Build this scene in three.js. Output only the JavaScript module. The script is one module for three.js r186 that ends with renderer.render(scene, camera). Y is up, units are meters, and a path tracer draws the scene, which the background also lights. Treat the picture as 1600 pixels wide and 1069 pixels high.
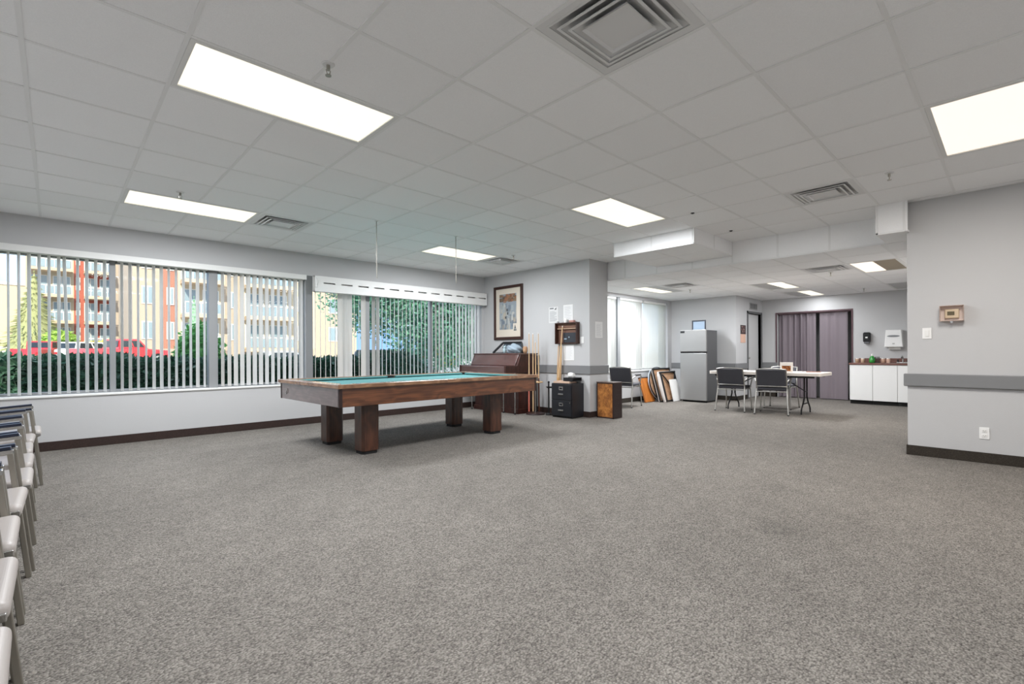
import * as THREE from 'three';
import { RoundedBoxGeometry } from 'three/addons/geometries/RoundedBoxGeometry.js';
import { mergeGeometries } from 'three/addons/utils/BufferGeometryUtils.js';
import { RectAreaLightUniformsLib } from 'three/addons/lights/RectAreaLightUniformsLib.js';

// ------------------------------------------------------------------ camera, sky, sun, exposure
const scene = new THREE.Scene();
const FOCAL = 749.2, YAW = 0.8099, ROLL = -0.005, EYE = 1.125;
const camera = new THREE.PerspectiveCamera(2 * Math.atan(534.5 / FOCAL) * 180 / Math.PI, 1600 / 1069, 0.05, 600);
{
  const R = new THREE.Vector3(Math.sin(YAW), 0, Math.cos(YAW)), U = new THREE.Vector3(0, 1, 0), F = new THREE.Vector3(Math.cos(YAW), 0, -Math.sin(YAW));
  const c = Math.cos(ROLL), s = Math.sin(ROLL);
  const R2 = R.clone().multiplyScalar(c).addScaledVector(U, s), U2 = U.clone().multiplyScalar(c).addScaledVector(R, -s);
  camera.quaternion.setFromRotationMatrix(new THREE.Matrix4().makeBasis(R2, U2, F.clone().negate()));
  camera.position.set(0, EYE, 0);
  camera.setViewOffset(1600, 1069, 0, -16.5, 1600, 1069);
}
scene.add(camera);
const renderer = new THREE.WebGLRenderer({ antialias: true });
renderer.toneMapping = THREE.LinearToneMapping;
renderer.toneMappingExposure = 1.03;
renderer.shadowMap.enabled = true;
RectAreaLightUniformsLib.init();

function rng(seed) { let a = seed >>> 0; return () => { a = (a + 0x6D2B79F5) | 0; let t = Math.imul(a ^ (a >>> 15), 1 | a); t = (t + Math.imul(t ^ (t >>> 7), 61 | t)) ^ t; return ((t ^ (t >>> 14)) >>> 0) / 4294967296; }; }
const rand = rng(7);
// tileable value noise
function noiseGrid(n, seed) { const r = rng(seed), g = new Float32Array(n * n); for (let i = 0; i < n * n; i++) g[i] = r(); return (u, v) => { // u,v in 0..1
  const x = u * n, y = v * n, xi = Math.floor(x), yi = Math.floor(y); let fx = x - xi, fy = y - yi; fx = fx * fx * (3 - 2 * fx); fy = fy * fy * (3 - 2 * fy);
  const a = ((xi % n) + n) % n, b = (a + 1) % n, c = ((yi % n) + n) % n, d = (c + 1) % n;
  return (g[c * n + a] * (1 - fx) + g[c * n + b] * fx) * (1 - fy) + (g[d * n + a] * (1 - fx) + g[d * n + b] * fx) * fy; }; }
const lerp = (a, b, t) => a + (b - a) * t, clamp = (x, a, b) => Math.min(b, Math.max(a, x));

{ // sky: blue air with white clouds
  const W = 1024, Hh = 512, d = new Float32Array(W * Hh * 4), n1 = noiseGrid(10, 18), n2 = noiseGrid(24, 4), n3 = noiseGrid(64, 5);
  for (let y = 0; y < Hh; y++) for (let x = 0; x < W; x++) {
    const el = ((y + 0.5) / Hh - 0.5) * Math.PI, e = Math.max(0, Math.sin(el)), u = x / W, v = y / Hh;
    const base = [lerp(0.16, 0.07, Math.pow(e, 0.5)), lerp(0.26, 0.17, Math.pow(e, 0.5)), lerp(0.46, 0.42, Math.pow(e, 0.5))];
    let c = n1(u, v * 2) * 0.5 + n2(u, v * 1.6) * 0.3 + n3(u, v) * 0.2; c = clamp((c - 0.45) * 5, 0, 1);
    const k = (y * W + x) * 4; const SK = 3.4;
    d[k] = SK * lerp(base[0], 1.2, c); d[k + 1] = SK * lerp(base[1], 1.2, c); d[k + 2] = SK * lerp(base[2], 1.22, c); d[k + 3] = 1;
  }
  const t = new THREE.DataTexture(d, W, Hh, THREE.RGBAFormat, THREE.FloatType); t.mapping = THREE.EquirectangularReflectionMapping; t.magFilter = THREE.LinearFilter; t.minFilter = THREE.LinearFilter; t.needsUpdate = true;
  scene.background = t;
}
const sun = new THREE.DirectionalLight(0xfff1dc, 8);
sun.position.set(-18, 42, 30); sun.target.position.set(5, 0, -30); sun.castShadow = true; sun.shadow.mapSize.set(4096, 4096);
Object.assign(sun.shadow.camera, { left: -60, right: 60, top: 60, bottom: -60, near: 1, far: 200 });
scene.add(sun); scene.add(sun.target);
const PANEL_LIGHT = 40;      // luminance of a lit fluorescent panel

// ------------------------------------------------------------------ helpers
const taken = {};
function numbered(n) { const k = taken[n] = (taken[n] ?? -1) + 1; return k ? n + '_' + String(k).padStart(3, '0') : n; }
function shade(o) { o.traverse(m => { if (m.isMesh) { m.castShadow = true; m.receiveShadow = true; } }); return o; }
function boxUV(g) {
  if (g.index) g = g.toNonIndexed();
  const p = g.attributes.position, n = g.attributes.normal, uv = new Float32Array(p.count * 2);
  for (let i = 0; i < p.count; i++) {
    const ax = Math.abs(n.getX(i)), ay = Math.abs(n.getY(i)), az = Math.abs(n.getZ(i));
    if (ay >= ax && ay >= az) { uv[2 * i] = p.getX(i); uv[2 * i + 1] = p.getZ(i); }
    else if (ax >= az) { uv[2 * i] = p.getZ(i); uv[2 * i + 1] = p.getY(i); }
    else { uv[2 * i] = p.getX(i); uv[2 * i + 1] = p.getY(i); }
  }
  g.setAttribute('uv', new THREE.BufferAttribute(uv, 2)); return g;
}
const bare = g => { g = g.index ? g.toNonIndexed() : g; for (const k of Object.keys(g.attributes)) if (!['position', 'normal', 'uv'].includes(k)) g.deleteAttribute(k); return g; };
function join(list) { list = (Array.isArray(list) ? list : [list]).map(bare); return list.length === 1 ? list[0] : mergeGeometries(list, false); }
// axis aligned box between two corners; r rounds its edges
function bx(x0, x1, y0, y1, z0, z1, r = 0) {
  const w = Math.abs(x1 - x0), h = Math.abs(y1 - y0), d = Math.abs(z1 - z0);
  const g = r ? new RoundedBoxGeometry(w, h, d, 2, Math.min(r, w / 2.01, h / 2.01, d / 2.01)) : new THREE.BoxGeometry(w, h, d);
  g.translate((x0 + x1) / 2, (y0 + y1) / 2, (z0 + z1) / 2); return g;
}
function cyl(x, y0, y1, z, r0, r1 = r0, seg = 20) { const g = new THREE.CylinderGeometry(r1, r0, y1 - y0, seg); g.translate(x, (y0 + y1) / 2, z); return g; }
// straight bar between points, square (w x d) or round
function bar(a, b, w, d = w, round = 0) {
  const A = new THREE.Vector3(...a), Bv = new THREE.Vector3(...b), l = A.distanceTo(Bv);
  const g = round ? new THREE.CylinderGeometry(w / 2, w / 2, l, round) : new RoundedBoxGeometry(w, l, d, 2, Math.min(w, d) * 0.18);
  const dir = Bv.clone().sub(A).normalize(), q = new THREE.Quaternion().setFromUnitVectors(new THREE.Vector3(0, 1, 0), dir);
  g.applyQuaternion(q); g.translate(...A.add(Bv).multiplyScalar(0.5).toArray()); return g;
}
function tube(pts, r, seg = 24, rad = 8, tension = 0.3) { return new THREE.TubeGeometry(new THREE.CatmullRomCurve3(pts.map(p => new THREE.Vector3(...p)), false, 'catmullrom', tension), seg, r, rad); }
function extrude(pts, depth, bevel = 0, holes = []) {   // polygon in XY extruded along z (0..depth)
  const s = new THREE.Shape(pts.map(p => new THREE.Vector2(...p))); for (const h of holes) s.holes.push(new THREE.Path(h.map(p => new THREE.Vector2(...p))));
  return new THREE.ExtrudeGeometry(s, { depth, bevelEnabled: bevel > 0, bevelSize: bevel, bevelThickness: bevel, bevelOffset: -bevel, bevelSegments: 2, curveSegments: 10 });
}
const flat = g => { g.rotateX(Math.PI / 2); return g; };      // extruded XY polygon -> lies in XZ, (x, y) -> (x, z)
function part(name, geo, m, parent, label) { const o = new THREE.Mesh(boxUV(join(geo)), m); o.name = name; parent.add(o); if (label) o.userData.label = label; o.castShadow = o.receiveShadow = true; return o; }
function thing(name, label, category, [x, y, z] = [0, 0, 0], turn = 0, group) {
  const o = new THREE.Group(); o.name = numbered(name); o.position.set(x, y, z); o.rotation.y = turn; o.userData = { label, category }; if (group) o.userData.group = group; scene.add(o); return o;
}
function solo(name, geo, m, label, category, at = [0, 0, 0], turn = 0, group) { const o = new THREE.Mesh(boxUV(join(geo)), m); o.name = numbered(name); o.position.set(...at); o.rotation.y = turn; o.userData = { label, category }; if (group) o.userData.group = group; o.castShadow = o.receiveShadow = true; scene.add(o); return o; }
function struct(name, geo, m) { const o = new THREE.Mesh(boxUV(join(geo)), m); o.name = name; o.userData.kind = 'structure'; o.castShadow = o.receiveShadow = true; scene.add(o); return o; }
function structGroup(name) { const o = new THREE.Group(); o.name = name; o.userData.kind = 'structure'; scene.add(o); return o; }
function dup(root, [x, y, z], turn, label, group) { const r = root.clone(); r.name = numbered(root.name.replace(/_\d{3}$/, '')); r.userData = { ...root.userData }; r.position.set(x, y, z); r.rotation.y = turn; if (label) r.userData.label = label; if (group) r.userData.group = group; scene.add(r); return r; }

// ------------------------------------------------------------------ textures and materials
function tex(n, fn, metres = 1, srgb = true) {   // fn(u, v) -> [r,g,b] 0..255 or a number
  const d = new Uint8Array(n * n * 4);
  for (let y = 0; y < n; y++) for (let x = 0; x < n; x++) { const c = fn(x / n, y / n), k = (y * n + x) * 4; if (typeof c === 'number') d[k] = d[k + 1] = d[k + 2] = clamp(c, 0, 255); else { d[k] = clamp(c[0], 0, 255); d[k + 1] = clamp(c[1], 0, 255); d[k + 2] = clamp(c[2], 0, 255); } d[k + 3] = 255; }
  const t = new THREE.DataTexture(d, n, n); t.wrapS = t.wrapT = THREE.RepeatWrapping; t.magFilter = THREE.LinearFilter; t.minFilter = THREE.LinearMipmapLinearFilter; t.generateMipmaps = true; t.repeat.set(1 / metres, 1 / metres); if (srgb) t.colorSpace = THREE.SRGBColorSpace; t.needsUpdate = true; return t;
}
const std = (color, rough = 0.6, extra = {}) => new THREE.MeshStandardMaterial({ color, roughness: rough, ...extra });
const phys = (color, rough, extra = {}) => new THREE.MeshPhysicalMaterial({ color, roughness: rough, ...extra });
function woodTex(dark, light, seed, along = 'u', metres = 1.2, n = 512) {
  const a = noiseGrid(6, seed), b = noiseGrid(64, seed + 1), c = noiseGrid(180, seed + 2);
  return tex(n, (u, v) => { if (along === 'v') [u, v] = [v, u];
    const w = a(u, v) * 0.16; let g = 0.5 + 0.5 * Math.sin((v + w * 0.6) * 60 + a(u * 2, v * 2) * 7); const fine = b(u * 0.12, v * 2) * 0.6 + c(u * 0.08, v * 2) * 0.4;
    g = clamp(g * 0.35 + fine * 0.75 - 0.05, 0, 1); return [0, 1, 2].map(i => lerp(dark[i], light[i], g)); }, metres);
}
const nA = noiseGrid(96, 21), nB = noiseGrid(180, 22), nC = noiseGrid(12, 23), nD = noiseGrid(240, 24);
const carpetCells = (() => { // loop pile: jittered points, nearest distance
  const n = 170, r = rng(41), P = new Float32Array(n * n * 3); for (let i = 0; i < n * n; i++) { P[3 * i] = r(); P[3 * i + 1] = r(); P[3 * i + 2] = r(); }
  return (u, v) => { const x = u * n, y = v * n, xi = Math.floor(x), yi = Math.floor(y); let best = 9, tone = 0; for (let dy = -1; dy <= 1; dy++) for (let dx = -1; dx <= 1; dx++) { const a = (xi + dx + n) % n, b = (yi + dy + n) % n, k = 3 * (b * n + a), ex = xi + dx + P[k] - x, ey = yi + dy + P[k + 1] - y, q = ex * ex * 0.7 + ey * ey * 1.3; if (q < best) { best = q; tone = P[k + 2]; } } return [Math.sqrt(best), tone]; };
})();
const carpetMap = tex(1024, (u, v) => { const [d, t] = carpetCells(u, v); const f = t * 44 - 22 + (nC(u, v) - 0.5) * 8 + (nA(u, v) - 0.5) * 12 - Math.max(0, d - 0.42) * 85; return [120 + f, 115 + f, 108 + f * 0.95]; }, 1.25);
const carpetBump = tex(1024, (u, v) => 255 * clamp(1 - carpetCells(u, v)[0] * 1.15, 0, 1), 1.25, false);
const speckTile = tex(512, (u, v) => { const k = nB(u, v) * 0.5 + nD(u, v) * 0.5; return 251 + (k - 0.5) * 8; }, 0.6);
const speckBump = tex(512, (u, v) => 255 * clamp((nD(u, v) * 0.6 + nB(u, v) * 0.4 - 0.2) * 2, 0, 1), 0.6, false);
const paintBump = tex(512, (u, v) => 255 * (nB(u, v) * 0.5 + nD(u, v) * 0.5), 0.5, false);
const baseTex = tex(512, (u, v) => { const k = (nB(u, v) - 0.5) * 46 + (nD(u, v) - 0.5) * 30; return [92 + k, 84 + k, 78 + k]; }, 0.7);

const M = {
  wall: std('#bfbfbf', 0.75, { bumpMap: paintBump, bumpScale: 0.0006 }),
  white: std('#e6e6e3', 0.5), whiteGloss: std('#eeeeec', 0.25), trimGrey: std('#7c7d7e', 0.5),
  baseboard: std('#8a6a60', 0.8, { map: baseTex }), baseboardGrey: std('#8f8b7f', 0.9, { map: baseTex }),
  tiles: ['#fbfbfb', '#f9f9f9', '#fdfdfd'].map(c => std(c, 0.9, { map: speckTile, bumpMap: speckBump, bumpScale: 0.0006 })),
  tee: std('#ececeb', 0.5), carpet: std('#ffffff', 0.95, { map: carpetMap, bumpMap: carpetBump, bumpScale: 0.004, vertexColors: true }),
  lens: new THREE.MeshStandardMaterial({ color: '#fbf8ee', roughness: 0.5, emissive: '#fff6e0', emissiveIntensity: 0.95 }),
  lensWarm: new THREE.MeshStandardMaterial({ color: '#fbf4ea', roughness: 0.5, emissive: '#ffeddb', emissiveIntensity: 0.95 }),
  lensOff: std('#bdbdbb', 0.4), lensBrown: std('#8f7f63', 0.4), 
  metalVent: std('#dddddc', 0.35), chrome: std('#c9c9c7', 0.22, { metalness: 1 }), nickel: std('#a8a49b', 0.34, { metalness: 1 }), steelDark: std('#3a3b3d', 0.45, { metalness: 0.6 }),
  blackPlastic: std('#17181a', 0.45), black: std('#0d0d0e', 0.7), blackGloss: std('#101114', 0.18),
  slat: phys('#eceae6', 0.55, { transmission: 0.3, thickness: 0, side: THREE.DoubleSide }), slatClosed: phys('#f4f3f0', 0.6, { transmission: 0.85, thickness: 0, side: THREE.DoubleSide }),
  frame: std('#8d8f90', 0.45), frameDark: std('#4d4f51', 0.45), glass: phys('#f6faf9', 0.02, { transmission: 1, thickness: 0, ior: 1.12 }),
  felt: std('#4b8283', 0.85),
  poolWood: phys('#ffffff', 0.34, { map: woodTex([62, 34, 20], [120, 74, 46], 61), clearcoat: 0.5, clearcoatRoughness: 0.22 }),
  poolEnd: phys('#ffffff', 0.28, { ior: 1.8, map: woodTex([70, 54, 52], [112, 92, 90], 64), clearcoat: 1, clearcoatRoughness: 0.18 }),
  poolLeg: phys('#ffffff', 0.36, { map: woodTex([48, 26, 17], [92, 54, 36], 67, 'v'), clearcoat: 0.4, clearcoatRoughness: 0.25 }),
  railWood: phys('#ffffff', 0.26, { map: woodTex([104, 72, 50], [158, 120, 90], 70), clearcoat: 0.7, clearcoatRoughness: 0.15 }),
  organWood: phys('#ffffff', 0.26, { ior: 1.9, map: woodTex([52, 22, 18], [96, 46, 38], 73), clearcoat: 0.8, clearcoatRoughness: 0.16 }),
  organSide: std('#ffffff', 0.45, { map: woodTex([40, 18, 14], [76, 38, 30], 76, 'v') }),
  oak: std('#ffffff', 0.5, { map: woodTex([186, 138, 80], [214, 170, 112], 79) }), orangeWood: std('#ffffff', 0.4, { map: woodTex([150, 84, 30], [196, 122, 52], 82, 'v') }),
  fibre: std('#ffffff', 0.8, { map: woodTex([150, 114, 84], [186, 150, 118], 85) }), frameWood: std('#3a2018', 0.4),
  burl: std('#ffffff', 0.45, { map: (() => { const a = noiseGrid(9, 91), b = noiseGrid(26, 92), c = noiseGrid(70, 93); return tex(512, (u, v) => { const k = clamp(a(u + b(u, v) * 0.1, v) * 0.5 + b(u, v + c(u, v) * 0.06) * 0.45 + c(u, v) * 0.3 - 0.12, 0, 1); return [lerp(96, 196, k), lerp(54, 132, k), lerp(24, 66, k)]; }, 0.5); })() }),
  darkWood: std('#2a1a18', 0.4), cabinetBlack: std('#1b1c21', 0.4), paper: std('#ecebe7', 0.8), vinyl: phys('#a29b96', 0.38, { sheen: 0.2 }), navy: std('#1c2233', 0.35),
  charcoal: std('#3d3d43', 0.65), fridge: std('#a8a8a7', 0.32, { metalness: 0.6 }), fridgeSide: std('#4e4f50', 0.5), tableTop: std('#d9d1c8', 0.45),
  mauve: std('#7d7379', 0.7), mauveDark: std('#5a4247', 0.7), counter: std('#ffffff', 0.4, { map: woodTex([96, 62, 54], [128, 90, 80], 96) }), door: std('#c9c9c8', 0.5), doorFrame: std('#5f6061', 0.5),
  beige: std('#cbb79a', 0.5), green: phys('#1d8a2a', 0.2, { clearcoat: 0.6 }), pink: std('#c9705f', 0.4), cue: std('#d8b68c', 0.35), cueDark: std('#5a3322', 0.35), blueGrey: std('#8b9aa5', 0.85), roof: std('#77736c', 0.9), clear: phys('#ffffff', 0.04, { transmission: 1, thickness: 0, ior: 1.12 }),
};

// ------------------------------------------------------------------ room dimensions
const H = 2.729, HK = 2.405, ZW = -7.812, XP = 6.64, XR = 6.70, ZP = -5.04, ZE = -0.81, XL = -0.85, ZB = 1.5, XPB = 7.17;
const ZK = -5.98, XF = 11.25, ZD = -4.40, XE = 12.90, XC = 13.7;      // kitchen: window wall, fridge wall, door wall, far wall
const G = 0.6096, gx = i => 0.4894 + G * i, gz = j => -(2.8607 + G * j), kz = j => gz(j) - 0.08;

// floor with carpet
{
  const w = XC + 0.2 - (XL - 0.2), d = ZB + 0.2 - (ZW - 0.25), g = new THREE.PlaneGeometry(w, d, 150, 90); g.rotateX(-Math.PI / 2); g.translate((XC + XL) / 2, 0, (ZB + 0.2 + ZW - 0.25) / 2);
  const p = g.attributes.position, col = new Float32Array(p.count * 3), m1 = noiseGrid(16, 31), m2 = noiseGrid(50, 32), uv = g.attributes.uv;
  const stains = [[1415, 0.16, 0.72, 3.32, -1.02], [0, 0.13, 0.84, 4.3, -1.35], [0, 0.3, 0.9, 3.3, -3.6], [0, 0.22, 0.93, 2.2, -2.9]];
  for (let i = 0; i < p.count; i++) { const x = p.getX(i), z = p.getZ(i); let k = 0.93 + 0.1 * m1(x / 14, z / 14) + 0.06 * m2(x / 14, z / 14); for (const [, r, f, sx, sz] of stains) { const q = Math.hypot(x - sx, (z - sz) * 1.2) / r; if (q < 1.4) k *= lerp(f, 1, clamp(q - 0.4, 0, 1)); } col[3 * i] = col[3 * i + 1] = col[3 * i + 2] = k; uv.setXY(i, x, z); }
  g.setAttribute('color', new THREE.BufferAttribute(col, 3));
  const o = new THREE.Mesh(g, M.carpet); o.name = 'floor'; o.userData.kind = 'structure'; o.receiveShadow = true; o.castShadow = true; scene.add(o);
  const slab = part('floor_slab', bx(XL - 0.2, XC + 0.2, -0.3, -0.004, ZW - 0.25, ZB + 0.2), M.roof, o);
}
// walls
const WT = 0.25, A0 = -0.78, A1 = 2.90, B0 = 3.0, B1 = 6.56, SILL = 0.635, HEAD = 2.335;
struct('wall_window', [bx(XL - 0.2, XPB, -0.3, SILL, ZW - WT, ZW), bx(XL - 0.2, XPB, HEAD, H + 0.4, ZW - WT, ZW), bx(XL - 0.2, A0, SILL, HEAD, ZW - WT, ZW), bx(A1, B0, SILL, HEAD, ZW - WT, ZW), bx(B1, XPB, SILL, HEAD, ZW - WT, ZW)], M.wall);
struct('wall_picture', bx(XP, XPB, 0, H + 0.4, ZW, ZP), M.wall);
struct('wall_right', bx(XR, XR + 0.2, 0, H + 0.4, ZE, ZB), M.wall);
struct('wall_back', bx(XL - 0.2, XR + 0.2, 0, H + 0.4, ZB, ZB + 0.2), M.wall);
struct('wall_left', bx(XL - 0.2, XL, 0, H + 0.4, ZW, ZB), M.wall);
struct('wall_kitchen_side', bx(XR + 0.2, XC, 0, H + 0.4, ZE + 0.02, ZE + 0.2), M.wall);
const KW0 = 7.35, KW1 = 11.06, KS = 0.70, KH = 2.33;
struct('wall_kitchen_window', [bx(XPB, XF + 0.2, 0, KS, ZK - WT, ZK), bx(XPB, XF + 0.2, KH, H + 0.4, ZK - WT, ZK), bx(XPB, KW0, KS, KH, ZK - WT, ZK), bx(KW1, XF + 0.2, KS, KH, ZK - WT, ZK)], M.wall);
struct('wall_fridge', bx(XF, XF + 0.2, 0, H + 0.4, ZK, ZD - 0.2), M.wall);
const D0 = 11.95, D1 = 12.80, DH = 2.04;
struct('wall_door', [bx(XF, D0, 0, H + 0.4, ZD - 0.2, ZD), bx(D1, XE + 0.2, 0, H + 0.4, ZD - 0.2, ZD), bx(D0, D1, DH, H + 0.4, ZD - 0.2, ZD)], M.wall);
const C0 = -4.06, C1 = -2.53, CH = 2.04;
struct('wall_far', [bx(XE, XE + 0.2, 0, H + 0.4, C1, ZE + 0.1), bx(XE, XE + 0.2, 0, H + 0.4, ZD, C0), bx(XE, XE + 0.2, CH, H + 0.4, C0, C1)], M.wall);
struct('wall_closet', [bx(XC, XC + 0.1, 0, H, C0 - 0.2, C1 + 0.2), bx(XE + 0.2, XC, 0, H, C0 - 0.3, C0 - 0.2), bx(XE + 0.2, XC, 0, H, C1 + 0.2, C1 + 0.3)], M.wall);
struct('wall_hallway', [bx(D0 - 0.3, D1 + 0.4, 0, H, ZD - 1.3, ZD - 1.2), bx(D0 - 0.4, D0 - 0.3, 0, H, ZD - 1.3, ZD - 0.2), bx(D1 + 0.3, D1 + 0.4, 0, H, ZD - 1.3, ZD - 0.2)], M.wall);
struct('roof_slab', [bx(XL - 0.3, XPB, H + 0.4, H + 3.6, ZW - WT, ZB + 0.3), bx(XPB, XC + 0.3, H + 0.4, H + 3.6, ZK - WT, ZB + 0.3)], M.roof);

// ceilings: tiles on a tee grid
const LIT = [[0, 0], [0, 5], [6, 0], [6, 5], [6, -5], [0, -5]], VENT = [[2, 5], [8, 5], [2, -3], [8, -3]];
{
  const c = structGroup('ceiling');
  const skip = (i, j) => LIT.some(([a, b]) => (i === a || i === a + 1) && j === b) || VENT.some(([a, b]) => i === a && j === b);
  const tileGeo = boxUV(bx(0, G, 0, 0.018, 0, G)), TR = rng(5);
  const tile = (x0, x1, z0, z1, y, parent) => { const o = new THREE.Mesh(tileGeo, M.tiles[Math.floor(TR() * 3)]); o.name = 'ceiling_tile'; o.position.set(x0, y + (TR() - 0.5) * 0.0015, z0); o.scale.set((x1 - x0) / G, 1, (z1 - z0) / G); o.receiveShadow = o.castShadow = true; parent.add(o); };
  const xe = i => Math.min(Math.max(gx(i), XL), XP + 0.02), ze = j => j >= 8 ? ZW : gz(j);
  const inBox = (i, j) => (i >= 9 && j >= 0 && j < 2);
  for (let i = -3; i < 11; i++) for (let j = -5; j < 8; j++) { const x0 = i === 10 ? gx(10) : xe(i), x1 = i === 10 ? gx(11) : xe(i + 1); if (skip(i, j) || inBox(i, j) || (i === 10 && (j >= 3 || j <= -4))) continue; if (x1 - x0 < 0.05) continue; tile(x0, x1, ze(j + 1), ze(j), H, c); }
  part('plain_area', [bx(XL, XR, H, H + 0.02, gz(-5), ZB), bx(gx(10), XPB, H + 0.001, H + 0.02, gz(-3), gz(-5)), bx(gx(10), XPB, H + 0.001, H + 0.02, ZW, gz(3))], M.tiles[0], c);
  const t = 0.011, T = (n, g) => part(n, g, M.tee, c);
  for (let i = -2; i <= 10; i++) { let stops = [ZW, gz(-5)]; if (i === 1 || i === 7) stops = [ZW, gz(6), gz(5), gz(1), gz(0), gz(-4)]; for (let k = 0; k < stops.length; k += 2) T('tee', bx(gx(i) - t, gx(i) + t, H - 0.004, H + 0.012, stops[k], stops[k + 1])); }
  for (let j = -5; j <= 7; j++) T('tee', bx(XL, j >= 0 && j <= 2 ? gx(9) : j <= 3 && j >= -3 ? gx(11) : XP, H - 0.003, H + 0.012, gz(j) - t, gz(j) + t));
  T('wall_angle', [bx(XL, XP, H - 0.003, H + 0.01, ZW, ZW + 0.02), bx(XP - 0.02, XP, H - 0.003, H + 0.01, ZW, ZP), bx(XR - 0.02, XR, H - 0.003, H + 0.01, ZE, ZB)]);
  part('ceiling_back', bx(XL - 0.1, XPB + 0.1, H + 0.25, H + 0.3, ZW, ZB), M.roof, c);
}
const KLIT = [[13, 3], [15, 0], [18, 0], [13, -3], [18, -3]], KVENT = [[13, 2], [13, -2]];
{
  const c = structGroup('ceiling_kitchen'), TR = rng(6), tileGeo = boxUV(bx(0, G, 0, 0.018, 0, G));
  const skip = (i, j) => KLIT.some(([a, b]) => (i === a || i === a + 1) && j === b) || KVENT.some(([a, b]) => i === a && j === b);
  const xe = i => i === 11 ? gx(11) : Math.min(gx(i), XE), ze = j => clamp(kz(j), ZK, ZE + 0.02);
  for (let i = 11; i < 21; i++) for (let j = -4; j < 6; j++) { if (skip(i, j)) continue; const x0 = xe(i), x1 = xe(i + 1), z0 = ze(j + 1), z1 = ze(j); if (x1 - x0 < 0.03 || z1 - z0 < 0.03) continue; if (x0 > XF && z1 < ZD) continue; const o = new THREE.Mesh(tileGeo, M.tiles[Math.floor(TR() * 3)]); o.name = 'ceiling_tile'; o.position.set(x0, HK, z0); o.scale.set((x1 - x0) / G, 1, (z1 - z0) / G); o.receiveShadow = o.castShadow = true; c.add(o); }
  for (let i = 12; i <= 20; i++) { const cut = { 14: [4, 3, -2, -3], 16: [1, 0], 19: [1, 0, -2, -3] }[i] || [], st = [i < 18 ? ZK : ZD, ...cut.map(kz), ZE]; for (let k = 0; k < st.length; k += 2) part('tee', bx(gx(i) - 0.006, gx(i) + 0.006, HK - 0.002, HK + 0.012, st[k], st[k + 1]), M.tee, c); }
  for (let j = -3; j <= 5; j++) part('tee', bx(gx(11), j > 2 ? XF : XE, HK - 0.003, HK + 0.012, kz(j) - 0.012, kz(j) + 0.012), M.tee, c);
  part('ceiling_back', bx(gx(11) + 0.05, XC + 0.1, HK + 0.25, HK + 0.3, ZK, ZE), M.roof, c);
}
// soffits between the two ceilings, clad with white tile panels in metal angle
{
  const s = structGroup('trim_1'), y1 = H, yb = 2.525, XS = gx(11);
  const panel = (x0, x1, ya, yc, z0, z1) => part('soffit_panel', bx(x0, x1, ya, yc, z0, z1), M.tiles[0], s), angle = (...a) => part('soffit_angle', bx(...a), M.tee, s);
  // face of the long soffit, x = XS
  let zs = [ZE + 0.02, gz(-3), gz(-2), gz(-1), gz(0), gz(1), gz(2), gz(3), ZP - 0.3];
  for (let k = 0; k + 1 < zs.length; k++) panel(XS, XS + 0.02, HK, H + 0.02, zs[k + 1] + 0.004, zs[k] - 0.004);
  for (const z of zs.slice(1, -1)) angle(XS - 0.004, XS + 0.01, HK, H, z - 0.012, z + 0.012);
  angle(XS - 0.006, XS + 0.012, HK - 0.004, HK + 0.014, ZP, ZE);
  // dropped box in front
  const bx0 = gx(9), z0 = gz(2), z1 = gz(0);
  panel(bx0, bx0 + 0.02, yb, H, z0 + 0.004, gz(1) - 0.004); panel(bx0, bx0 + 0.02, yb, H, gz(1) + 0.004, z1 - 0.02);
  panel(bx0 + 0.02, gx(10) - 0.004, yb, H, z1 - 0.02, z1); panel(gx(10) + 0.004, XS, yb, H, z1 - 0.02, z1); panel(bx0 + 0.02, XS, yb, H, z0, z0 + 0.02);
  for (const [a, b] of [[0, 1], [1, 2]]) for (const i of [9, 10]) panel(gx(i) + (i === 9 ? 0.02 : 0.004), gx(i + 1) - 0.004, yb, yb + 0.02, gz(b) + 0.004 + (b === 2 ? 0.016 : 0), gz(a) - 0.004 - (a === 0 ? 0.016 : 0));
  angle(bx0 - 0.005, bx0 + 0.012, yb - 0.004, yb + 0.014, z0, z1 + 0.004); angle(bx0, XS, yb - 0.004, yb + 0.014, z1 - 0.012, z1 + 0.005); angle(bx0 - 0.005, bx0 + 0.01, yb, H, z1 - 0.012, z1 + 0.005);
  angle(bx0 - 0.003, bx0 + 0.01, yb, H, gz(1) - 0.01, gz(1) + 0.01); angle(gx(10) - 0.01, gx(10) + 0.01, yb, H, z1 - 0.01, z1 + 0.003); angle(bx0 - 0.004, bx0 + 0.01, yb, H, z0, z0 + 0.012);
  // small dropped box beside the thermostat wall
  const zb0 = gz(-3) - 0.03; panel(gx(10), gx(10) + 0.02, HK, H, zb0, ZE + 0.02); panel(gx(10) + 0.02, XS, HK, H, zb0, zb0 + 0.02); panel(gx(10) + 0.02, XS, HK, HK + 0.02, zb0 + 0.02, ZE + 0.02);
  angle(gx(10) - 0.005, gx(10) + 0.012, HK, H, zb0 - 0.004, zb0 + 0.018); angle(gx(10) - 0.005, gx(10) + 0.012, HK - 0.004, HK + 0.018, zb0, ZE); angle(gx(10) - 0.004, gx(10) + 0.012, HK, H, ZE - 0.02, ZE);
}
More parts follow.
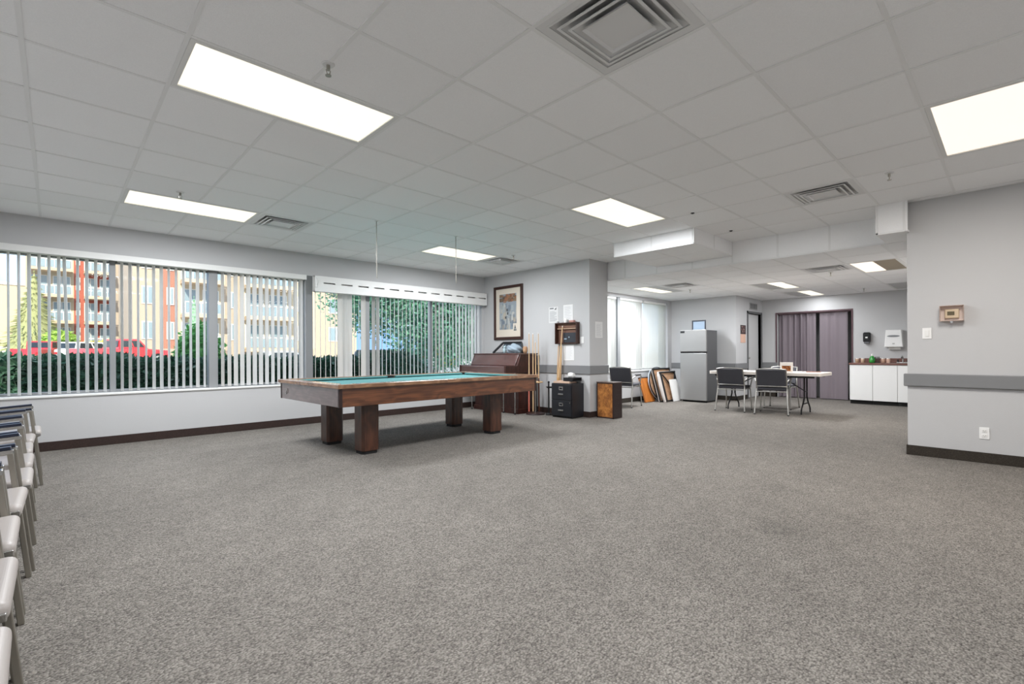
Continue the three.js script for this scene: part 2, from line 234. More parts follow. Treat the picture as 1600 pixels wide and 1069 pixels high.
// rails and baseboards
struct('trim_2', bx(XP - 0.022, XP, 0.745, 0.893, -6.35, ZP + 0.022, 0.006), M.trimGrey);
struct('trim_3', bx(XP, XPB, 0.745, 0.893, ZP, ZP + 0.022, 0.006), M.trimGrey);
struct('trim_4', bx(XR - 0.035, XR, 0.742, 0.877, ZE - 0.03, ZB, 0.01), M.trimGrey);
struct('trim_5', bx(XF - 0.02, XF, 0.72, 0.85, ZK, ZD, 0.005), M.trimGrey);
struct('trim_6', [bx(XF, D0 - 0.05, 0.72, 0.85, ZD, ZD + 0.02, 0.005), bx(XE - 0.02, XE, 0.72, 0.85, ZD, C0, 0.005)], M.trimGrey);
struct('baseboard_window', bx(XL, XP, 0, 0.107, ZW, ZW + 0.014, 0.004), M.baseboard);
struct('baseboard_picture', [bx(XP - 0.012, XP, 0, 0.1, ZW, ZP + 0.012, 0.004), bx(XP, XPB, 0, 0.1, ZP, ZP + 0.012, 0.004)], M.baseboard);
struct('baseboard_right', [bx(XR - 0.012, XR, 0, 0.105, ZE - 0.012, ZB, 0.004), bx(XR, XR + 0.2, 0, 0.105, ZE - 0.012, ZE, 0.004)], M.baseboardGrey);
struct('baseboard_kitchen', [bx(XPB, XF, 0, 0.1, ZK, ZK + 0.012), bx(XF - 0.012, XF, 0, 0.1, ZK, ZD), bx(XF, D0 - 0.05, 0, 0.1, ZD, ZD + 0.012), bx(XE - 0.012, XE, 0, 0.1, ZD, C0)], M.baseboardGrey);

// ------------------------------------------------------------------ windows
function windowUnit(name, x0, x1, y0, y1, z, mull, mat) {
  const w = structGroup(name), f = 0.045, zf = [z - 0.05, z + 0.03];
  part('window_frame', [bx(x0, x1, y0, y0 + f, ...zf, 0.004), bx(x0, x1, y1 - f, y1, ...zf, 0.004), bx(x0, x0 + f, y0, y1, ...zf, 0.004), bx(x1 - f, x1, y0, y1, ...zf, 0.004)], mat, w);
  for (const [mx, mw, front] of mull) part('mullion', bx(mx - mw / 2, mx + mw / 2, y0, y1, z - 0.05, z + front, 0.004), mat, w);
  const xs = [x0 + f, ...mull.flatMap(([mx, mw]) => [mx - mw / 2, mx + mw / 2]), x1 - f];
  for (let k = 0; k < xs.length; k += 2) part('pane', bx(xs[k], xs[k + 1], y0 + f, y1 - f, z - 0.012, z - 0.008), M.glass, w);
  return w;
}
windowUnit('window_1', A0, A1, SILL, HEAD, ZW - 0.16, [[0.53, 0.06, 0.05], [1.63, 0.11, 0.1]], M.frame);
windowUnit('window_2', B0, B1, SILL, HEAD, ZW - 0.16, [[3.99, 0.09, 0.08], [5.36, 0.05, 0.05]], M.frame);
windowUnit('window_3', KW0, KW1, KS, KH, ZK - 0.16, [[8.96, 0.1, 0.14], [9.98, 0.06, 0.08]], M.frame);
struct('sill_1', bx(A0, B1, SILL - 0.012, SILL + 0.012, ZW - 0.12, ZW + 0.018, 0.005), M.white);
struct('sill_2', bx(KW0, KW1, KS - 0.02, KS + 0.01, ZK - 0.12, ZK + 0.02, 0.005), M.white);
struct('trim_8', bx(A1 - 0.004, B0 + 0.004, SILL, HEAD + 0.04, ZW, ZW + 0.008, 0.003), std('#7d7f80', 0.45));
// vertical blinds
function slatGeo(h, w = 0.089) { const g = new THREE.BoxGeometry(w, h, 0.0016, 4, 1, 1), p = g.attributes.position; for (let i = 0; i < p.count; i++) { const x = p.getX(i) / (w / 2); p.setZ(i, p.getZ(i) + 0.007 * (1 - x * x)); } g.translate(0, h / 2, 0); g.computeVertexNormals(); return boxUV(g); }
const slatA = slatGeo(1.645), slatK = slatGeo(1.55);
function blind(label, x0, x1, z, angles, geo, y0, mat, railY, seed, group) {
  const r = rng(seed), b = thing('vertical_blind', label, 'blind', [(x0 + x1) / 2, y0, z], 0, group), cx = (x0 + x1) / 2;
  const n = Math.round((x1 - x0) / 0.083);
  for (let k = 0; k < n; k++) { const x = x0 + (k + 0.5) * (x1 - x0) / n, t = (x - x0) / (x1 - x0); const o = new THREE.Mesh(geo, mat); o.name = 'slat'; const a = angles(t, k, r, x); if (a === null) continue; o.position.set(x - cx, 0.01, 0); o.rotation.y = Math.PI / 2 - a * Math.PI / 180; if (Array.isArray(railY) && railY[2] === k) o.rotation.z = 0; o.castShadow = o.receiveShadow = true; b.add(o); }
  part('headrail', bx(x0 - cx, x1 - cx, railY[0] - y0, railY[1] - y0, -0.03, 0.03, 0.004), M.white, b);
  return b;
}
const jit = (r, d) => (r() - 0.5) * d;
blind('half-open white vertical blind at the window end behind the row of armchairs', A0 + 0.02, 0.49, ZW - 0.05, (t, k, r) => -19 + jit(r, 9), slatA, 0.652, M.slat, [2.3, 2.335], 11).children.slice(0, 20).forEach((o, k) => { if (k === 10) { o.rotation.order = 'ZYX'; o.rotation.z = 0.022; } });
blind('half-open white vertical blind over the middle window pane, with the red pickup showing behind', 0.575, 1.56, ZW - 0.05, (t, k, r) => -12 + jit(r, 12), slatA, 0.652, M.slat, [2.3, 2.335], 12);
blind('white vertical blind with broad slats, between the wide mullion and the dark post', 1.70, A1 - 0.02, ZW - 0.05, (t, k, r) => -16 + jit(r, 18), slatA, 0.652, M.slat, [2.3, 2.335], 13);
blind('white vertical blind with bunched slats beside the dark post, under the valance', B0 + 0.02, 3.94, ZW - 0.05, (t, k, r, x) => x > 3.4 && x < 3.72 ? -48 + jit(r, 10) : x > 3.84 ? -40 : 22 + jit(r, 12), slatA, 0.652, M.slat, [2.3, 2.335], 14);
blind('open white vertical blind before the tree, under the slotted valance', 4.05, B1 - 0.02, ZW - 0.05, (t, k, r, x) => x < 4.2 ? -15 : lerp(24, 31, t) + jit(r, 16) - (x > 5.35 ? 9 : 0) - (x > 6.25 ? 16 : 0), slatA, 0.652, M.slat, [2.3, 2.335], 15);
{ // white fascia over the first window, and the slotted valance over the second
  solo('blind_valance', bx(-(A1 - XL) / 2, (A1 - XL) / 2, 0, 0.078, -0.02, 0.02, 0.005), M.white, 'long white blind valance above the slatted window behind the armchairs', 'valance', [(A1 + XL) / 2, 2.3, ZW + 0.021]);
  const w = 6.6 - B0, v = thing('shade_valance', 'deep white slotted shade valance over the window behind the pool table', 'valance', [(B0 + 6.6) / 2, 2.12, ZW + 0.06]);
  part('box', [bx(-w / 2, w / 2, 0, 0.25, -0.055, 0.0), bx(-w / 2, -w / 2 + 0.012, 0, 0.25, 0.0, 0.056), bx(w / 2 - 0.012, w / 2, 0, 0.25, 0.0, 0.056), bx(-w / 2, w / 2, 0, 0.012, 0.0, 0.056), bx(-w / 2, w / 2, 0.238, 0.25, 0.0, 0.056)], M.white, v);
  const holes = Array.from({ length: 12 }, (_, k) => { const x = -w / 2 + 0.14 + k * 0.295; return [[x, 0.13], [x + 0.19, 0.13], [x + 0.19, 0.152], [x, 0.152]]; });
  part('slotted_front', extrude([[-w / 2, 0], [w / 2, 0], [w / 2, 0.25], [-w / 2, 0.25]], 0.005, 0, holes).translate(0, 0, 0.056), M.white, v);
  part('cord_bracket', [bx(-w / 2 - 0.005, -w / 2 + 0.02, 0.06, 0.24, 0.055, 0.08, 0.006), tube([[-w / 2 + 0.01, 0.22, 0.08], [-w / 2 + 0.05, 0.16, 0.085], [-w / 2 + 0.03, 0.1, 0.085]], 0.006, 12, 6)], M.whiteGloss, v);
}
blind('closed white vertical blind in the kitchen, beside the grey pillar', KW0 + 0.02, 8.88, ZK - 0.06, (t, k, r) => -70 + jit(r, 5), slatK, KS + 0.02, M.slatClosed, [2.28, 2.33], 16);
blind('closed white vertical blind in the kitchen, between the two window posts', 9.02, 9.94, ZK - 0.06, (t, k, r) => -70 + jit(r, 5), slatK, KS + 0.02, M.slatClosed, [2.28, 2.33], 17);
blind('closed white vertical blind in the kitchen, above the leaning folding tables', 10.02, KW1 - 0.02, ZK - 0.06, (t, k, r) => -70 + jit(r, 5), slatK, KS + 0.02, M.slatClosed, [2.28, 2.33], 18);

// ------------------------------------------------------------------ ceiling fixtures
function areaLight(x, y, z, w, d, color, k) { const l = new THREE.RectAreaLight(color, k, w, d); l.position.set(x, y, z); l.rotation.x = -Math.PI / 2; l.name = 'panel'; scene.add(l); }
function panelLight(x0, z0, z1, y, label, opts = {}) {   // 4 ft panel from x0, between z0 < z1
  const L = 2 * G, cx = x0 + G, cz = (z0 + z1) / 2, d = z1 - z0, t = thing('ceiling_light', label, 'ceiling light', [cx, y, cz], 0, opts.group);
  const f = 0.028, hx = L / 2 - 0.012, hz = d / 2 - 0.012;
  part('frame', [bx(-hx, hx, -0.004, 0.02, -hz, -hz + f), bx(-hx, hx, -0.004, 0.02, hz - f, hz), bx(-hx, -hx + f, -0.004, 0.02, -hz + f, hz - f), bx(hx - f, hx, -0.004, 0.02, -hz + f, hz - f)], M.white, t);
  const ix = hx - f, iz = hz - f, lit = opts.half ? opts.half : null;
  part('housing', bx(-hx, hx, 0.022, 0.09, -hz, hz), M.white, t);
  if (opts.off) { part('lens', [bx(-ix, ix, 0.004, 0.012, -iz, iz)], M.lensOff, t); return t; }
  if (!lit) { part('lens', bx(-ix, ix, 0.004, 0.012, -iz, iz), opts.warm ? M.lensWarm : M.lens, t); areaLight(cx, y - 0.006, cz, 2 * ix, 2 * iz, opts.warm ? 0xfff8f2 : 0xf7faff, PANEL_LIGHT * (opts.power ?? 1)); }
  else { // half of the lens is dark
    const near = lit === 'near'; part('lens', bx(-ix, ix, 0.004, 0.012, near ? 0.004 : -iz, near ? iz : -0.004), opts.warm ? M.lensWarm : M.lens, t, 'glowing half of the lens');
    part('dark_lens', bx(-ix, ix, 0.004, 0.012, near ? -iz : 0.004, near ? -0.004 : iz), opts.brown ? M.lensBrown : M.lensOff, t, 'unlit half of the lens');
    areaLight(cx, y - 0.006, cz + (near ? 1 : -1) * iz / 2, 2 * ix, iz, opts.warm ? 0xfff8f2 : 0xf7faff, PANEL_LIGHT * (opts.power ?? 1));
  }
  return t;
}
const LG = 'fluorescent panels in the main room ceiling';
panelLight(gx(0), gz(1), gz(0), H, 'fluorescent ceiling panel with a sprinkler beside its long edge, far from any vent', {});
panelLight(gx(0), gz(6), gz(5), H, 'fluorescent ceiling panel above the armchair end of the slatted window, touching a vent', { power: 1.1 });
panelLight(gx(6), gz(1), gz(0), H, 'fluorescent ceiling panel beside the dropped white soffit box');
panelLight(gx(6), gz(6), gz(5), H, 'fluorescent ceiling panel next to a vent, above the organ corner', { power: 1.12 });
panelLight(gx(6), gz(-4), gz(-5), H, 'warm fluorescent ceiling panel in front of the thermostat wall', { warm: true, power: 0.72 });
panelLight(gx(0), gz(-4), gz(-5), H, 'fluorescent ceiling panel nearest the back wall, in line with the armchairs', { power: 0.85 });
panelLight(gx(13), kz(4), kz(3), HK, 'half-lit kitchen ceiling panel beside the blinds of the kitchen window', { half: 'far', power: 2.3 });
panelLight(gx(15), kz(1), kz(0), HK, 'half-lit kitchen ceiling panel above the folding table', { half: 'near', power: 1.5 });
panelLight(gx(18), kz(1), kz(0), HK, 'half-lit kitchen ceiling panel before the mauve curtains', { half: 'near', power: 0.5 });
panelLight(gx(13), kz(-2), kz(-3), HK, 'half-lit kitchen ceiling panel with a brown unlit half', { half: 'far', warm: true, brown: true });
panelLight(gx(18), kz(-2), kz(-3), HK, 'unlit grey kitchen ceiling panel above the sink counter', { off: true });

function vent(x0, z0, y, label) {   // four-way diffuser, square louvre cones
  const t = thing('air_diffuser', label, 'air vent', [x0 + G / 2, y, z0 + G / 2]), q = Math.SQRT2, ring = (a, b, ya, yb) => { const g = new THREE.CylinderGeometry(b * q, a * q, yb - ya, 4, 1, true); g.rotateY(Math.PI / 4); g.translate(0, (ya + yb) / 2, 0); const n = g.toNonIndexed(); n.computeVertexNormals(); return n; };
  const o = G / 2 - 0.012, fl = extrude([[-o, -o], [o, -o], [o, o], [-o, o]], 0.004, 0, [[[-0.25, -0.25], [0.25, -0.25], [0.25, 0.25], [-0.25, 0.25]]]); flat(fl); fl.translate(0, 0.002, 0);
  const dbl = M.ventM ??= std('#dededd', 0.3, { side: THREE.DoubleSide });
  part('flange', fl, dbl, t);
  part('louvre', ring(0.252, 0.155, 0.0, 0.05), dbl, t); part('louvre', ring(0.212, 0.115, -0.008, 0.042), dbl, t); part('louvre', ring(0.172, 0.085, -0.014, 0.034), dbl, t);
  part('centre_plate', [ring(0.13, 0.115, -0.022, -0.006), bx(-0.118, 0.118, -0.01, -0.004, -0.118, 0.118)], dbl, t);
  const lip = (a, w, y) => { const g = flat(extrude([[-a, -a], [a, -a], [a, a], [-a, a]], 0.003, 0, [[[-a + w, -a + w], [a - w, -a + w], [a - w, a - w], [-a + w, a - w]]])); g.translate(0, y, 0); return g; };
  part('louvre_lip', lip(0.258, 0.014, 0.0), dbl, t); part('louvre_lip', lip(0.218, 0.014, -0.009), dbl, t); part('louvre_lip', lip(0.178, 0.014, -0.016), dbl, t);
  part('duct_collar', [bx(-0.26, 0.26, 0.1, 0.11, -0.26, 0.26), ring(0.26, 0.26, 0.02, 0.1)], std('#c4c5c6', 0.5, { side: THREE.DoubleSide }), t);
}
vent(gx(2), gz(-2), H, 'square white ceiling diffuser standing alone among the tiles');
vent(gx(2), gz(6), H, 'white ceiling diffuser at the end of a light panel, close to the slatted window');
vent(gx(8), gz(6), H, 'white ceiling diffuser at the end of a light panel, above the organ');
vent(gx(8), gz(-2), H, 'white ceiling diffuser in front of the long soffit near the thermostat wall');
vent(gx(13), kz(3), HK, 'kitchen ceiling diffuser beside the half-lit panel at the blinds');
vent(gx(13), kz(-1), HK, 'kitchen ceiling diffuser behind the soffit, one tile from the brown half-lit panel');
function sprinkler(x, y, z, label) { const t = thing('sprinkler_head', label, 'sprinkler', [x, y, z]); part('escutcheon', cyl(0, -0.008, 0, 0, 0.03, 0.036), M.metalVent, t); part('pendant', [cyl(0, -0.035, -0.008, 0, 0.01), bar([-0.012, -0.035, 0], [-0.006, -0.062, 0], 0.005), bar([0.012, -0.035, 0], [0.006, -0.062, 0], 0.005)], M.nickel, t); part('deflector', cyl(0, -0.067, -0.062, 0, 0.016), M.nickel, t); }
sprinkler(1.1, H, -2.62, 'sprinkler head on the grid line beside a lit fluorescent panel');
sprinkler(0.9, H, -5.69, 'sprinkler head just before the light panel at the armchair window');
sprinkler(5.47, H, -5.7, 'sprinkler head beside the diffuser above the organ');
sprinkler(5.45, H, -0.78, 'sprinkler head between the warm light panel and the soffit diffuser');
sprinkler(9.45, HK, -4.61, 'kitchen sprinkler head beside the window-side diffuser');
sprinkler(9.1, HK, -2.06, 'kitchen sprinkler head beside the diffuser over the folding table');
sprinkler(11.95, HK, -2.13, 'kitchen sprinkler head near the soap dispenser wall');
for (const [x, z, l] of [[5.34, -2.57, 'small black ceiling plug beside the light panel at the soffit box'], [6.5, -2.6, 'small black ceiling plug next to the corner of the dropped soffit']]) solo('ceiling_plug', [cyl(0, -0.006, 0, 0, 0.022), cyl(0, -0.012, -0.006, 0, 0.012)], M.steelDark, l, 'ceiling plug', [x, H, z]);
for (const [x, z, y0, l] of [[2.82, -5.33, 2.05, 'thin steel lamp rod hanging above the pool table, at the end by the armchairs'], [3.99, -5.3, 2.1, 'thin steel lamp rod hanging above the pool table, at the end by the organ']]) { const t = thing('hanging_rod', l, 'rod', [x, y0, z]); part('rod', cyl(0, 0, H - y0, 0, 0.005, 0.005, 8), M.nickel, t); part('hook', tube([[0, 0, 0], [0.004, -0.012, 0], [0.012, -0.008, 0]], 0.004, 8, 6), M.nickel, t); part('ceiling_clip', bx(-0.015, 0.015, H - y0 - 0.008, H - y0, -0.015, 0.015), M.metalVent, t); }
// ------------------------------------------------------------------ pool table
{
  const L = 3.01, W = 1.68, t = thing('pool_table', 'brown wooden pool table with teal cloth on four octagonal legs', 'pool table', [3.545, 0, -5.575], 0.022);
  const hl = L / 2, hw = W / 2, ap = 0.025, y0 = 0.572, y1 = 0.768;
  part('side_apron', bx(-hl + ap, hl - ap, y0, y1, hw - ap - 0.03, hw - ap, 0.004), M.poolWood, t); part('side_apron', bx(-hl + ap, hl - ap, y0, y1, -hw + ap, -hw + ap + 0.03, 0.004), M.poolWood, t);
  for (const s of [-1, 1]) part('end_apron', bx(s * (hl - ap - 0.03), s * (hl - ap), y0, y1, -hw + ap + 0.03, hw - ap - 0.03, 0.004), M.poolEnd, t);
  for (const sx of [-1, 1]) for (const sz of [-1, 1]) part('corner_post', bx(sx * (hl - ap - 0.032), sx * (hl - ap + 0.004), y0 - 0.003, y1, sz * (hw - ap - 0.032), sz * (hw - ap + 0.004), 0.006), M.darkWood, t);
  part('underside', bx(-hl + 0.06, hl - 0.06, y0 + 0.02, y0 + 0.05, -hw + 0.06, hw - 0.06), M.darkWood, t);
  const a = hl - 0.135, b = hw - 0.135, hole = [], corner = [[-0.085, 0], [-0.03, 0.04], [0.015, 0.062], [0.055, 0.055], [0.062, 0.015], [0.04, -0.03], [0, -0.085]];
  const mid = [[0.065, 0], [0.055, 0.05], [0, 0.068], [-0.055, 0.05], [-0.065, 0]];
  for (const [x, y] of corner) hole.push([a + x, b + y]);
  for (const [x, y] of [...corner].reverse()) hole.push([a + x, -b - y]);
  for (const [x, y] of mid) hole.push([x, -b - y]);
  for (const [x, y] of corner) hole.push([-a - x, -b - y]);
  for (const [x, y] of [...corner].reverse()) hole.push([-a - x, b + y]);
  for (const [x, y] of [...mid].reverse()) hole.push([x, b + y]);
  const rg = flat(extrude([[-hl, -hw], [hl, -hw], [hl, hw], [-hl, hw]], 0.032, 0.006, [hole])); rg.translate(0, 0.8, 0); part('rail', rg, M.railWood, t);
  part('cloth', bx(-a - 0.03, a + 0.03, 0.74, 0.765, -b - 0.03, b + 0.03), M.felt, t);
  const cush = (len, horizontal, x, z, flip) => { const g = extrude([[0, -0.03], [0, 0.0], [-0.045, -0.002], [-0.05, -0.014], [-0.03, -0.03]], len, 0.0); g.translate(0, 0, -len / 2); if (horizontal) g.rotateY(flip > 0 ? -Math.PI / 2 : Math.PI / 2); else if (flip < 0) g.rotateY(Math.PI); g.translate(x, 0.797, z); part('cushion', g, M.felt, t); };
  for (const s of [-1, 1]) { cush(a - 0.14, true, (a) / 2, s * b, s); cush(a - 0.14, true, -(a) / 2, s * b, s); cush(2 * b - 0.17, false, s * a, 0, s); }
  for (const [x, z] of [[a + 0.015, b + 0.015], [a + 0.015, -b - 0.015], [-a - 0.015, b + 0.015], [-a - 0.015, -b - 0.015], [0, b + 0.025], [0, -b - 0.025]]) part('pocket', [cyl(x, 0.66, 0.799, z, 0.05, 0.062)], M.black, t);
  for (const s of [-1, 1]) for (let k = 0; k < 6; k++) { const x = -a + (k + 0.5) * 2 * a / 6; part('sight', cyl(x, 0.8, 0.801, s * (hw - 0.065), 0.008, 0.008, 12), M.paper, t); }
  const oct = (r, c) => [[-r + c, -r], [r - c, -r], [r, -r + c], [r, r - c], [r - c, r], [-r + c, r], [-r, r - c], [-r, -r + c]];
  for (const [x, z] of [[-1.005, 0.48], [-1.03, -0.36], [0.885, 0.52], [0.91, -0.375]]) { const g = flat(extrude(oct(0.105, 0.026), 0.55, 0.004)); g.translate(x, 0.59, z); const l = part('leg', g, M.poolLeg, t); const f = flat(extrude(oct(0.093, 0.026), 0.042, 0.004)); f.translate(x, 0.042, z); part('foot', f, M.black, l); }
  part('coin_hook', [tube([[-hl + 0.02, 0.7, -0.6], [-hl + 0.014, 0.665, -0.605], [-hl + 0.018, 0.64, -0.62]], 0.005, 10, 6), bx(-hl + 0.012, -hl + 0.024, 0.632, 0.645, -0.63, -0.615)], M.chrome, t, 'small white hook on the end panel');
}
// ------------------------------------------------------------------ row of armchairs along the wall
{
  const c = thing('armchair', 'chrome-framed armchair with pale vinyl seat, in the row beside the long window wall', 'armchair', [0, 0, 0], 0, 'row of chrome armchairs');
  for (const s of [-1, 1]) {
    part('front_leg', bar([0.26, 0, s * 0.24], [0.195, 0.645, s * 0.24], 0.022, 0.036), M.nickel, c);
    part('rear_leg', [bar([-0.27, 0, s * 0.24], [-0.2, 0.44, s * 0.24], 0.022, 0.036), bar([-0.2, 0.43, s * 0.24], [-0.31, 0.82, s * 0.24], 0.022, 0.036)], M.nickel, c);
    const arm = part('arm', bar([0.21, 0.645, s * 0.235], [-0.26, 0.615, s * 0.235], 0.022, 0.03), M.chrome, c);
    part('arm_pad', bar([0.2, 0.663, s * 0.235], [-0.22, 0.636, s * 0.235], 0.016, 0.042), M.navy, arm);
    part('seat_rail', bar([0.255, 0.437, s * 0.228], [-0.2, 0.415, s * 0.228], 0.022, 0.014), M.chrome, c);
  }
  part('front_rail', bx(0.2, 0.225, 0.375, 0.41, -0.225, 0.225, 0.004), M.chrome, c); part('rear_rail', bx(-0.215, -0.19, 0.36, 0.39, -0.225, 0.225, 0.004), M.chrome, c);
  const sg = new RoundedBoxGeometry(0.48, 0.06, 0.436, 5, 0.026), p = sg.attributes.position; for (let i = 0; i < p.count; i++) { const x = p.getX(i), z = p.getZ(i), u = x / 0.24, w = z / 0.2275; if (p.getY(i) > 0) p.setY(i, p.getY(i) + 0.02 * (1 - w * w) * (1 - 0.5 * u * u) - 0.004 * Math.cos(u * 14)); } sg.computeVertexNormals(); sg.rotateZ(0.03); sg.translate(0.02, 0.435, 0);
  part('seat', sg, M.vinyl, c);
  const bg = new RoundedBoxGeometry(0.06, 0.36, 0.44, 4, 0.028); bg.rotateZ(0.27); bg.translate(-0.275, 0.64, 0); part('backrest', bg, M.vinyl, c);
  const front = -0.105 - 0.26, ends = [-6.05, -5.485, -4.92, -4.352, -3.782, -3.22, -2.632, -2.06, -1.49], desc = ['closest to the window', null, null, null, null, null, null, null, null];
  ends.forEach((z, i) => { const o = i ? dup(c, [front, 0, z], 0) : c; o.position.set(front + [0.01, -0.02, -0.015, 0, 0.012, 0, 0, 0.015, 0.03][i], 0, z); o.userData.label = ['first', 'second', 'third', 'fourth', 'fifth', 'sixth', 'seventh', 'eighth', 'ninth'][i] + ' chrome armchair with pale vinyl seat, counted from the window wall'; o.rotation.y = [0.02, -0.01, 0.015, 0, 0.01, -0.015, 0.01, 0, 0.02][i]; });
}
// ------------------------------------------------------------------ organ corner
{
  const o = thing('electric_organ', 'dark wooden electric organ with sloped lid in the window corner', 'organ', [6.15, 0, -6.885]);
  const zw = 0.665, X = x => x - 6.15;
  part('lower_body', bx(X(6.12), X(6.58), 0.05, 0.78, -zw + 0.04, zw - 0.04, 0.004), M.organSide, o);
  part('kick_board', bx(X(6.09), X(6.55), 0.0, 0.09, -zw + 0.03, zw - 0.03, 0.006), M.organSide, o);
  part('key_bed', bx(X(5.78), X(6.55), 0.765, 0.81, -zw, zw, 0.006), M.organWood, o); part('key_slip', bx(X(5.77), X(5.8), 0.76, 0.872, -zw + 0.02, zw - 0.02, 0.006), M.organWood, o);
  for (const s of [-1, 1]) { const g = extrude([[X(5.76), 0.755], [X(6.56), 0.755], [X(6.56), 1.09], [X(6.14), 1.09], [X(6.05), 0.885], [X(5.76), 0.885]], 0.035, 0.004); g.translate(0, 0, s > 0 ? zw - 0.035 : -zw); part('cheek', g, M.organSide, o); }
  const lid = extrude([[X(6.03), 0.885], [X(6.05), 0.878], [X(6.15), 1.085], [X(6.13), 1.092]], 2 * zw - 0.09, 0.003); lid.translate(0, 0, -zw + 0.045); const ld = part('lid', lid, M.organWood, o); part('lid_edge', [bar([X(6.128), 1.094, -zw + 0.045], [X(6.128), 1.094, zw - 0.045], 0.012), bar([X(6.03), 0.885, -zw + 0.045], [X(6.03), 0.885, zw - 0.045], 0.012)], M.organSide, ld);
  part('fall_board', bx(X(5.81), X(6.06), 0.862, 0.878, -zw + 0.04, zw - 0.04, 0.004), M.organWood, o);
  part('top', bx(X(6.12), X(6.6), 1.09, 1.112, -zw - 0.01, zw + 0.01, 0.005), M.organWood, o);
  const rk = thing('music_rack', 'black trapezoid music rack standing on top of the organ', 'music rack', [6.42, 1.118, -6.87]), bars = [[[0, 0, -0.43], [0.07, 0.2, -0.2]], [[0.07, 0.2, -0.2], [0.07, 0.2, 0.33]], [[0.07, 0.2, 0.33], [0.02, 0.08, 0.4]], [[0.02, 0.08, 0.4], [0, 0, 0.42]]];
  part('frame', bars.map(([a, b]) => bar(a, b, 0.02, 0.045)), M.blackPlastic, rk); part('panel', (() => { const g = extrude([[-0.2, 0.1], [0.36, 0.1], [0.31, 0.19], [-0.17, 0.19]], 0.006); g.rotateY(-Math.PI / 2); g.rotateZ(-0.33); g.translate(0.012, -0.0, 0); return g; })(), std('#39424b', 0.4), rk); part('ledge', bx(-0.03, 0.03, 0, 0.014, -0.42, 0.4, 0.004), M.blackPlastic, rk);
}
{
  const X = x => x - 6.15, o = scene.getObjectByName('electric_organ');
  for (const [x, z] of [[6.03, -6.26], [6.06, -6.6], [6.03, -7.5]]) { const l = part('support_leg', cyl(X(x), 0.03, 0.765, z + 6.885, 0.011, 0.011, 12), M.chrome, o, 'thin chrome leg under the keyboard'); part('rubber_tip', cyl(X(x), 0, 0.03, z + 6.885, 0.02, 0.014, 12), M.black, l); }
  // crumpled cap / cloth bag on the organ
  const g = new THREE.SphereGeometry(1, 28, 18), p = g.attributes.position, n = noiseGrid(9, 55); for (let i = 0; i < p.count; i++) { const x = p.getX(i), y = p.getY(i), z = p.getZ(i), k = 0.8 + 0.45 * n(x * 0.5 + 0.5, y * 0.4 + z * 0.3 + 0.5); p.setXYZ(i, x * 0.12 * k, Math.max(-0.075, y * 0.1 * k) + 0.075, z * 0.17 * k); } g.computeVertexNormals();
  solo('cloth_bag', g, M.blueGrey, 'crumpled blue-grey cloth bag lying on the organ top', 'bag', [6.25, 1.112, -6.51]);
  solo('plush_toy', [(() => { const s = new THREE.SphereGeometry(0.035, 14, 10); s.scale(1, 1.5, 1); s.translate(0, 0.05, 0); return s; })(), (() => { const s = new THREE.SphereGeometry(0.028, 14, 10); s.translate(0, 0.115, 0); return s; })(), (() => { const s = new THREE.SphereGeometry(0.012, 8, 6); s.translate(0.012, 0.145, 0.012); return s; })()], std('#9fb3b8', 0.9), 'small pale blue figure upright beside the cloth bag on the organ', 'ornament', [6.24, 1.112, -6.76]);
  solo('wicker_cup', (() => { const g2 = new THREE.LatheGeometry([[0, 0], [0.03, 0], [0.045, 0.05], [0.045, 0.1], [0.03, 0.125], [0.028, 0.12], [0.04, 0.1], [0.04, 0.05], [0, 0.008]].map(v => new THREE.Vector2(...v)), 20); return g2; })(), M.fibre, 'small tan cup at the end of the organ top', 'cup', [6.3, 1.112, -6.262]);
}
